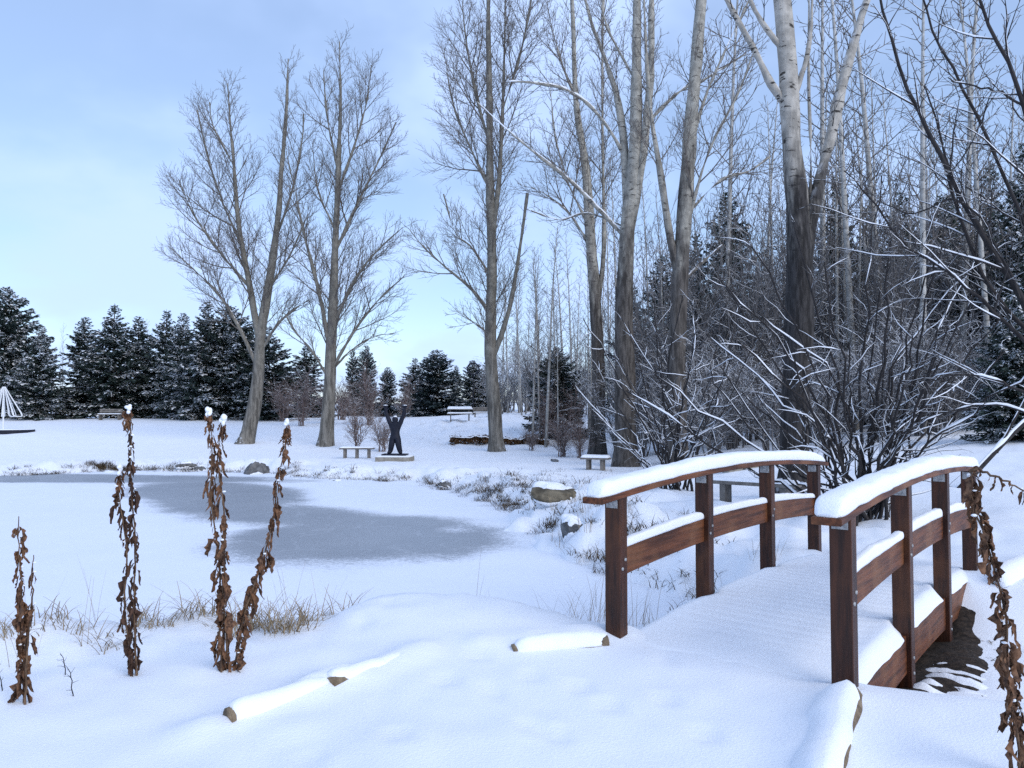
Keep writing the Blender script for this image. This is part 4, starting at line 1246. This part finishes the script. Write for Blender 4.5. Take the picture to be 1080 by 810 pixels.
    for _ in range(40):       # soil and litter at the outflow under the bridge
        s, w = rng.uniform(1.5, 3.4), rng.uniform(.85, 1.35)
        p = bw(np.array([s]), np.array([w]), 0)[0]; clump(p[0], p[1], 10, .10, .16, 1.6)
    V, q, _ = Q.arr()
    tag(ob('matted_grass', mk('matted_grass', V, q, None, False), M['grass_dark']), kind='stuff')
build_grass()
def hedge():
    rng = np.random.RandomState(3)
    d = 39.5
    x0, x1 = (475 - 540) / FPX * d, (578 - 540) / FPX * d
    n = 3600
    x = rng.uniform(x0, x1, n); y = d + rng.uniform(-.35, .35, n)
    top = .34 + .16 * fbm(x * 1.2, y * 0, 2, 3)
    z = height(x, y) + rng.rand(n) ** .7 * top
    c = np.stack([x, y, z], -1)
    u = rng.normal(0, 1, (n, 3)); u /= np.linalg.norm(u, axis=1, keepdims=True); v = np.cross(u, rng.normal(0, 1, (n, 3))); v /= np.linalg.norm(v, axis=1, keepdims=True)
    a, b = .07 * rng.uniform(.6, 1.3, (n, 1)), .035
    V = np.stack([c - u * a, c + v * b, c + u * a, c - v * b], 1)
    root = thing('hedge', ((x0 + x1) / 2, d, hz((x0 + x1) / 2, d)), 'low brown clipped hedge running behind the broken limbed poplar', 'hedge')
    part('foliage', V.reshape(-1, 3), np.arange(n * 4).reshape(-1, 4), None, M['hedge'], root, smooth=False)
    m = 60; xs = np.linspace(x0, x1, m)
    k = 9; rows = []
    for i, xx in enumerate(xs):
        tp = .30 + .16 * float(fbm(np.array([xx * 1.2]), np.array([0.0]), 2, 3)[0]); w = .33 + .1 * float(fbm(xx * 2, 1, 3, 2))
        for j in range(k):
            aa = math.pi * j / (k - 1)
            rows.append((xx, d - w * math.cos(aa), hz(xx, d) + tp + .05 * math.sin(aa) * (1 + 1.6 * float(fbm(xx * 3, j * .5, 1, 2)))))
    i = np.arange(m - 1)[:, None]; j = np.arange(k - 1)[None, :]
    q = np.stack([i * k + j, i * k + j + 1, (i + 1) * k + j + 1, (i + 1) * k + j], -1).reshape(-1, 4)
    part('snow', rows, q, None, M['snow'], root)
hedge()

# ------------------------------------------------------------------ dead leafy stalks
def leaf_mesh(pts_dirs, rng, sizes, Q):
    """shrivelled dead leaves: two or three at each node, out a little and then hanging, folded and torn"""
    for (p0, a0), sz in zip(pts_dirs, sizes):
        for _k in range(rng.choice((1, 2, 2, 3))):
            a = a0 + rng.uniform(-1.3, 1.3)
            out = np.array([math.cos(a), math.sin(a), 0]); sd_ = np.array([-math.sin(a), math.cos(a), 0])
            L = sz * rng.choice((.5, .8, 1.1, 1.4, 1.8)) * rng.uniform(.8, 1.15); W = L * rng.uniform(.07, .155)
            n = 9
            dv = out * rng.uniform(.3, 1.1) + np.array([0, 0, rng.uniform(-.6, .4)])
            pt = np.array(p0, float) + np.array([0, 0, rng.uniform(-.012, .012)]); V = []
            fold = rng.uniform(.5, 1.7); tw = rng.uniform(-1.9, 1.9); curl = rng.uniform(-.5, .6); torn = rng.uniform(.7, 1.0)
            for i in range(n):
                f = i / (n - 1)
                w = W * (math.sin(math.pi * min(1, f * torn + .03)) ** .8) * (1.2 - .5 * f)
                if f < .2: w *= .15
                wl, wr_ = w * rng.uniform(.45, 1.35), w * rng.uniform(.45, 1.35)
                dn = dv / np.linalg.norm(dv)
                c0 = np.cross(dn, sd_)
                s2 = sd_ * math.cos(tw * f * 1.5) + c0 * math.sin(tw * f * 1.5)
                nn = np.cross(dn, s2)
                V += [pt - s2 * wl + nn * wl * fold * rng.uniform(.4, 1.5), pt, pt + s2 * wr_ + nn * wr_ * fold * rng.uniform(.4, 1.5)]
                dv = dn + np.array([0, 0, -1.0]) * (.9 if i < 4 else .3) + out * curl * (.1 if i < 4 else .7) + sd_ * rng.uniform(-.22, .22) + out * rng.uniform(-.15, .15)
                pt = pt + dv / np.linalg.norm(dv) * L / (n - 1)
            q = []
            for i in range(n - 1):
                b = 3 * i
                q += [[b, b + 1, b + 4, b + 3], [b + 1, b + 2, b + 5, b + 4]]
            Q.add(V, q)
def depth_at(px, py):
    d = 2.5
    while d < 12:
        x = (px - 540) / FPX * d
        if pix(px, py, d).z <= hz(x, d): return d
        d += .03
    return d
def dead_plant(base, depth, stems, label, seed, dark=False, ground=None, cap=True):
    """stems: (pixel path, leaf t0, t1, count, size0, size1, capped)"""
    rng = random.Random(seed)
    if ground is None: depth = depth_at(base[0], base[1] - 4)
    g = ground or gp(base[0], depth)
    root = thing('dead_plant', g, label, 'plant')
    for (path, t0, t1, cnt, s0, s1, capd) in stems:
        P = [pix(x, y, depth + rng.uniform(-.05, .05)) for x, y in path]
        if ground is None and path[0][1] > 690:
            P[0] = Vector((P[0].x, P[0].y, hz(P[0].x, P[0].y) - .06))
        n = 24
        P = spline(P, n)
        w1, w2 = rng.uniform(0, 6), rng.uniform(0, 6)
        for i in range(1, n): P[i] += rv(rng) * .003 + Vector((math.sin(w1 + i * .55) * .010, math.cos(w2 + i * .5) * .010, 0)) * min(1, i / 5)
        rr = [.0075 - .005 * i / (n - 1) for i in range(n)]
        V, q = tube_arrays([(P, rr, 7)])
        st = part('stem', V, q, None, M['stem'], root)
        Q = Quads(); pd, sz = [], []; a = rng.random() * 6
        for c in range(cnt):
            t = t0 + (t1 - t0) * min(1, max(0, (c + rng.gauss(.5, .9)) / cnt))
            f = t * (n - 1); i = min(int(f), n - 2)
            p = P[i].lerp(P[i + 1], f - i); a += 2.4 + rng.uniform(-.6, .6)
            pd.append((tuple(p), a)); sz.append((s0 + (s1 - s0) * t) * rng.uniform(.65, 1.15))
        leaf_mesh(pd, rng, sz, Q)
        V, q, _ = Q.arr()
        o = part('leaves', V, q, None, M['leaf_dark' if dark else 'leaf'], root); o.parent = st
        # snow caught on leaves and at the tip
        Q = Quads()
        def blob(c, r, rz):
            k, m = 8, 6; V = []
            for i in range(m):
                th = math.pi * i / (m - 1)
                for j in range(k):
                    ph = 2 * math.pi * j / k; rq = r * (1 + rng.uniform(-.12, .12))
                    V.append((c[0] + rq * math.sin(th) * math.cos(ph), c[1] + rq * math.sin(th) * math.sin(ph), c[2] + rz * math.cos(th)))
            q = [[i * k + j, (i + 1) * k + j, (i + 1) * k + (j + 1) % k, i * k + (j + 1) % k] for i in range(m - 1) for j in range(k)]
            Q.add(V, q)
        for (p, a), s_ in zip(pd, sz):
            if rng.random() < .13: blob((p[0] + math.cos(a) * .014, p[1] + math.sin(a) * .014, p[2] + .008), rng.uniform(.007, .016), rng.uniform(.003, .007))
        if capd:
            tp = P[-1]
            # seed head under a little cap of snow
            H = Quads(); hp, hs = [], []
            for k in range(26): hp.append(((tp.x + rng.uniform(-.014, .014), tp.y + rng.uniform(-.014, .014), tp.z + .01 - rng.uniform(0, .10)), rng.uniform(0, 6.28))); hs.append(.04)
            leaf_mesh(hp, rng, hs, H); V, q, _ = H.arr()
            o = part('seed_head', V, q, None, M['leaf'], root); o.parent = st
            for k in range(5): blob((tp.x + rng.uniform(-.010, .010), tp.y + rng.uniform(-.010, .010), tp.z + rng.uniform(-.02, .03)), .021 * capd * rng.uniform(.7, 1.1), .026 * capd * rng.uniform(.6, 1.1))
        if Q.V:
            V, q, _ = Q.arr(); o = part('snow', V, q, None, M['snow'], root); o.parent = st
    return root
dead_plant((25, 745), 4.15, [([(25, 748), (24, 690), (21, 620), (21, 545)], .18, .97, 46, .13, .07, 0), ([(26, 735), (30, 680), (34, 620), (35, 585)], .2, .9, 12, .11, .07, 0)],
           'shortest dead stalk clothed in brown drooping leaves, no snow cap', 71)
dead_plant((141, 716), 4.5, [([(145, 718), (142, 650), (141, 560), (138, 490), (136, 432)], .08, .96, 64, .115, .05, .75), ([(139, 716), (134, 640), (131, 570), (127, 520), (124, 497)], .1, .85, 32, .11, .06, .8)],
           'dark two stemmed dead stalk with withered leaves and small snow tips', 72, dark=True)
dead_plant((240, 712), 4.45, [([(234, 714), (231, 640), (227, 560), (223, 490), (220, 436)], .1, .92, 52, .12, .06, .85), ([(241, 714), (238, 640), (235, 560), (232, 490), (232, 443)], .1, .92, 50, .12, .06, .95),
                              ([(244, 714), (258, 655), (273, 600), (288, 545), (298, 490), (301, 448)], .04, .93, 62, .12, .065, .8)],
           'three stemmed dead plant with brown leaves, snow capped heads, one stem leaning', 73)
gr = gp(1072, 3.0)
dead_plant((1072, 800), 3.35, [([(1078, 830), (1072, 760), (1064, 690), (1054, 630), (1040, 570), (1026, 520), (1022, 497)], .10, .97, 74, .105, .075, 0),
                              ([(1022, 497), (1034, 494), (1050, 503), (1070, 512), (1100, 524)], .1, .95, 9, .045, .045, 0),
                              ([(1080, 835), (1079, 770), (1072, 720), (1064, 680)], .2, .95, 16, .09, .07, 0)],
           'dead weed arching beside the far bridge post, hung with curled brown leaves', 74, ground=Vector((gr.x, 3.35, hz(gr.x, 3.35))))
def sprigs():
    for i, (px, py, d, h, lab) in enumerate([(84, 735, 4.3, .17, 'black withered sprig in the snow beside the shortest dead stalk'), (76, 712, 4.5, .13, 'tiny bent twig poking from the snow above the black sprig'), (10, 730, 4.3, .12, 'dark seed clump in the snow at the foot of the shortest stalk')]):
        g = gp(px, d)
        d = depth_at(px, py); g = gp(px, d)
        T = Tree(80 + i, .0015, (5, 4, 3), up=0, wander=.25)
        P, rr = T.limb([g - Vector((0, 0, .03)), g + Vector((-.01, 0, h * .6)), g + Vector((-.04, 0, h))], .004, .002, 1, 8, .003)
        T.kids(P, rr, 2, .025, (.03, .08), (30, 70), .2, 1, 2)
        T.build('withered_sprig', g, lab, 'plant', M['bark_dark'], M['bark_dark'])
sprigs()

# ------------------------------------------------------------------ benches, statue, sculptures
def snow_slab(root, x0, x1, y0, y1, z, h, parent=None, name='snow'):
    n, m = 24, 12; V = []
    for i in range(n):
        for j in range(m):
            u, v = i / (n - 1), j / (m - 1)
            e = min(u, 1 - u) * (x1 - x0); e2 = min(v, 1 - v) * (y1 - y0)
            r = min(1, e / h / .8) if h else 1; r2 = min(1, e2 / h / .8)
            k = math.sqrt(max(0, 1 - (1 - r) ** 2)) * math.sqrt(max(0, 1 - (1 - r2) ** 2))
            V.append((x0 + (x1 - x0) * u, y0 + (y1 - y0) * v, z + .002 + h * k * (1 + .25 * float(fbm(u * 3 + z, v * 2, 2, 2)))))
    q = [[i * m + j, (i + 1) * m + j, (i + 1) * m + j + 1, i * m + j + 1] for i in range(n - 1) for j in range(m - 1)]
    o = part(name, V, q, None, M['snow'], root, world=False)
    if parent: o.parent = parent
    return o
def plain_bench(loc, rz, L, Wd, H, label, legs=3, th=.06, snow=.05, group=None, end=0.15):
    root = thing('bench', loc, label, 'bench', group, rz)
    Q = Quads(); box(Q, -L / 2, L / 2, -Wd / 2, Wd / 2, H - th, H)
    s = bevel(part('seat', *Q.arr(), M['benchwood'], root, smooth=False, world=False), .008)
    for k in range(legs):
        x = -L / 2 + end * L + (1 - 2 * end) * L * k / max(1, legs - 1)
        Q = Quads(); box(Q, x - .05, x + .05, -Wd * .36, Wd * .36, -.25, H - th - .002)
        part('leg', *Q.arr(), M['benchwood'], root, smooth=False, world=False)
    snow_slab(root, -L / 2 + .01, L / 2 - .01, -Wd / 2 + .01, Wd / 2 - .01, H, snow, s)
    return root
g = gp(377, 31.8)
plain_bench(Vector((g.x, g.y, g.z)), R(2), 1.42, .42, .44, 'backless three legged bench beside the statue', 3)
g = gp(628, 25.5)
plain_bench(g, R(-20), .95, .5, .42, 'small snowy bench between two poplar trunks', 2, snow=.08, end=.25)
g = pix(790, 524, 13.2)
plain_bench(Vector((g.x + .1, 13.2, hz(g.x, 13.2))), R(-38), 1.5, .42, .40, 'low snow covered bench seen through the bridge rail', 2, snow=.05)
def back_bench(loc, rz, L, label, table=False):
    root = thing('bench', loc, label, 'bench', None, rz)
    Q = Quads(); box(Q, -L / 2, L / 2, -.2, .2, .40, .44); s = part('seat', *Q.arr(), M['benchwood'], root, smooth=False, world=False)
    Q = Quads()
    for z in (.56, .70): box(Q, -L / 2, L / 2, .20, .235, z, z + .12)
    part('backrest', *Q.arr(), M['benchwood'], root, smooth=False, world=False)
    for x in (-L / 2 + .15, L / 2 - .15):
        Q = Quads(); box(Q, x - .04, x + .04, -.16, .195, -.2, .398); part('leg', *Q.arr(), M['benchwood'], root, smooth=False, world=False)
        Q = Quads(); box(Q, x - .03, x + .03, .237, .29, -.2, .82); part('back_post', *Q.arr(), M['benchwood'], root, smooth=False, world=False)
    snow_slab(root, -L / 2 + .01, L / 2 - .01, -.19, .15, .44, .05, s)
back_bench(gp(116, 56), 0, 1.7, 'park bench with backrest at the lawn edge under dark spruces')
back_bench(gp(510, 53.5), 0, 1.5, 'brown bench back showing beside the snow covered table')
def snowy_table():
    g = gp(485, 50); root = thing('picnic_table', g, 'picnic table under thick snow on top of the white mound', 'table', None, R(5))
    Q = Quads(); box(Q, -.85, .85, -.4, .4, .70, .75); t = part('tabletop', *Q.arr(), M['benchwood'], root, smooth=False, world=False)
    for y in (-.65, .65):
        Q = Quads(); box(Q, -.85, .85, y - .13, y + .13, .42, .46); s = part('seat', *Q.arr(), M['benchwood'], root, smooth=False, world=False)
        snow_slab(root, -.84, .84, y - .12, y + .12, .46, .08, s)
    for x in (-.6, .6):
        Q = Quads()
        for sg in (-1, 1):
            Mx = Matrix.Translation((x, sg * .45, .22)) @ Matrix.Rotation(sg * R(28), 4, 'X')
            box(Q, -.03, .03, -.05, .05, -.42, .50, Mx)
        box(Q, x - .025, x + .025, -.76, .76, .37, .418)
        part('leg', *Q.arr(), M['benchwood'], root, smooth=False, world=False)
    snow_slab(root, -.84, .84, -.39, .39, .75, .16, t)
snowy_table()

def statue():
    g = gp(417, 30.2)
    root = thing('statue', g, 'dark bronze figure with both arms raised on a low concrete plinth', 'statue', None, R(-4), (1.0, 1.0, 0.84))
    Q = Quads(); box(Q, -.68, .68, -.5, .5, -.3, .20); pl = bevel(part('plinth', *Q.arr(), M['concrete'], root, smooth=False, world=False), .015)
    snow_slab(root, -.67, .67, -.49, .49, .20, .06, pl)
    Q = Quads(); box(Q, -.48, .48, -.3, .3, .262, .33); part('base_plate', *Q.arr(), M['bronze'], root, smooth=False, world=False)
    # one continuous body grown from a skeleton
    z0 = .33
    vs_, ed, rad = [], [], []
    def v(x, y, z, r, rz_=None, parent=None):
        vs_.append((x, y, z + z0)); rad.append((r * 1.36, (rz_ or r) * 1.36))
        if parent is not None: ed.append((parent, len(vs_) - 1))
        return len(vs_) - 1
    pel = v(0, 0, .86, .135, .11)
    wa = v(0, 0, 1.02, .125, .10, pel); chs = v(0, 0, 1.26, .165, .12, wa); nk = v(0, 0, 1.45, .07, .07, chs)
    hd0 = v(0, -.01, 1.54, .095, .105, nk); hd1 = v(0, -.015, 1.66, .10, .11, hd0); v(0, -.01, 1.75, .06, .065, hd1)
    for sg in (-1, 1):
        hip = v(sg * .09, 0, .76, .12, .11, pel); kn = v(sg * .14, -.02, .42, .10, .095, hip); an = v(sg * .20, .02, .09, .08, .075, kn); v(sg * .26, -.13, .03, .05, .035, an)
        sh = v(sg * .19, 0, 1.40, .088, .085, chs); el = v(sg * .29, -.02, 1.70, .068, .068, sh); wr = v(sg * .38, -.02, 2.0, .056, .056, el)
        pm = v(sg * .375, -.02, 2.08, .062, .04, wr); ph = v(sg * .385, -.02, 2.15, .068, .036, pm)
        for k, (dx, ln) in enumerate(((-.055, .10), (-.018, .125), (.018, .12), (.055, .09))):
            f0 = v(sg * .385 + dx, -.02, 2.19, .020, .020, ph); f1 = v(sg * .385 + dx * 1.35, -.035, 2.19 + ln * .55, .018, .018, f0); v(sg * .385 + dx * 1.5, -.055, 2.19 + ln, .014, .014, f1)
        t0 = v(sg * .375 - sg * .075, -.03, 2.10, .021, .021, pm); v(sg * .375 - sg * .125, -.04, 2.16, .017, .017, t0)
    me = bpy.data.meshes.new('figure'); me.from_pydata(vs_, ed, [])
    o = ob('figure', me, None, root)
    sk = o.modifiers.new('skin', 'SKIN')
    for i, sv in enumerate(me.skin_vertices[0].data):
        sv.radius = rad[i]; sv.use_root = (i == 0)
    sb = o.modifiers.new('smooth', 'SUBSURF'); sb.levels = 2; sb.render_levels = 2
    dg = bpy.context.evaluated_depsgraph_get(); dg.update()
    nm = bpy.data.meshes.new_from_object(o.evaluated_get(dg))
    o.modifiers.clear(); o.data = nm
    nm.materials.clear(); nm.materials.append(M['bronze'])
    nm.polygons.foreach_set('use_smooth', np.ones(len(nm.polygons), bool))
    # brow, nose and chin pressed into the head
    Q = Quads()
    def lump(c, s):
        k, m = 8, 6; V = []
        for i in range(m):
            th = math.pi * i / (m - 1)
            for j in range(k):
                ph_ = 2 * math.pi * j / k; V.append((c[0] + s[0] * math.sin(th) * math.cos(ph_), c[1] + s[1] * math.sin(th) * math.sin(ph_), c[2] + z0 + s[2] * math.cos(th)))
        Q.add(V, [[i * k + j, (i + 1) * k + j, (i + 1) * k + (j + 1) % k, i * k + (j + 1) % k] for i in range(m - 1) for j in range(k)])
    lump((0, -.125, 1.60), (.016, .025, .035)); lump((0, -.108, 1.655), (.06, .02, .014)); lump((0, -.105, 1.52), (.035, .02, .02)); lump((0, -.112, 1.555), (.03, .012, .008))
    lump((-.105, 0, 1.60), (.014, .03, .04)); lump((.105, 0, 1.60), (.014, .03, .04))
    part('face', *Q.arr(), M['bronze'], root, world=False)
    Q = Quads()
    lump((0, 0, 1.755), (.085, .085, .05))
    for sg in (-1, 1): lump((sg * .39, -.03, 2.29), (.09, .04, .028)); lump((sg * .23, 0, 1.475), (.045, .05, .03))
    part('snow', *Q.arr(), M['snow'], root, world=False)
statue()

def rod_sculpture():
    d = 46.0
    top = pix(4, 408, d); g = gp(4, d); bz = hz(g.x, d)
    root = thing('rod_sculpture', (g.x, d, bz), 'white metal rods spreading tent like from a central mast on the lawn', 'sculpture')
    h = top.z - bz
    T = [([Vector((0, 0, -.2)), Vector((0, 0, h * .5)), Vector((0, 0, h))], [.045, .04, .04], 8)]
    V, q = tube_arrays(T); part('mast', V, q, None, M['white_metal'], root, world=False)
    rb = h * .40
    for k in range(10):
        a = k * 2 * math.pi / 10 + .2; c = Vector((math.cos(a), math.sin(a), 0))
        P = [Vector((0, 0, h)) + c * .06, c * .36 + Vector((0, 0, h * .80)), c * .74 + Vector((0, 0, h * .56)), c * .98 + Vector((0, 0, h * .40)), c * .95 + Vector((0, 0, h * .35)), c * .55 + Vector((0, 0, h * .37)), c * .42 + Vector((0, 0, h * .52)), c * .2 + Vector((0, 0, h * .80)), c * .05 + Vector((0, 0, h * .98))]
        V, q = tube_arrays([(spline(P, 30), [.024] * 30, 6)]); part('rod', V, q, None, M['white_metal'], root, world=False)
    Q = Quads(); k = 28
    V = [(1.75 * math.cos(2 * math.pi * i / k), 1.4 * math.sin(2 * math.pi * i / k), z) for z in (-.3, .16) for i in range(k)] + [(0, 0, .16)]
    Q.add(V, [[i, (i + 1) % k, k + (i + 1) % k, k + i] for i in range(k)], [[2 * k, k + i, k + (i + 1) % k] for i in range(k)])
    part('base', *Q.arr(), M['bronze'], root, smooth=False, world=False)
    V = [(1.70 * s * math.cos(2 * math.pi * i / k), 1.36 * s * math.sin(2 * math.pi * i / k), z) for s, z in ((1, .165), (.93, .21)) for i in range(k)] + [(0, 0, .22)]
    Q = Quads(); Q.add(V, [[i, (i + 1) % k, k + (i + 1) % k, k + i] for i in range(k)], [[2 * k, k + i, k + (i + 1) % k] for i in range(k)])
    part('snow', *Q.arr(), M['snow'], root, world=False)
rod_sculpture()
def ring_sculpture():
    d = 56.0; c = pix(499, 389, d); g = gp(499, d)
    root = thing('ring_sculpture', g, 'dark metal ring on a post in front of the loose snowy pine', 'sculpture')
    h = c.z - g.z; r = .42
    V, q = tube_arrays([([Vector((0, 0, -.2)), Vector((0, 0, h * .5)), Vector((0, 0, h - r))], [.03, .03, .03], 8)])
    part('post', V, q, None, M['bronze'], root, world=False)
    n, k = 40, 8; V = []
    for i in range(n):
        a = 2 * math.pi * i / n
        for j in range(k):
            b = 2 * math.pi * j / k; rr = r + .055 * math.cos(b)
            V.append((rr * math.cos(a), .055 * math.sin(b), h + rr * math.sin(a)))
    q = [[i * k + j, ((i + 1) % n) * k + j, ((i + 1) % n) * k + (j + 1) % k, i * k + (j + 1) % k] for i in range(n) for j in range(k)]
    part('ring', V, q, None, M['bronze'], root, world=False)
ring_sculpture()
def stone_blocks():
    for px, lab in ((772, 'grey stone block seat beside the old cottonwood, the one farther from it'), (790, 'grey stone block seat next to the old cottonwood trunk')):
        g = gp(px, 21); root = thing('stone_block', g, lab, 'block', 'stone blocks at the wood edge', R(10))
        Q = Quads(); box(Q, -.22, .22, -.2, .2, -.2, .36); s = bevel(part('block', *Q.arr(), M['concrete'], root, smooth=False, world=False), .02)
        snow_slab(root, -.21, .21, -.19, .19, .36, .08, s)
stone_blocks()
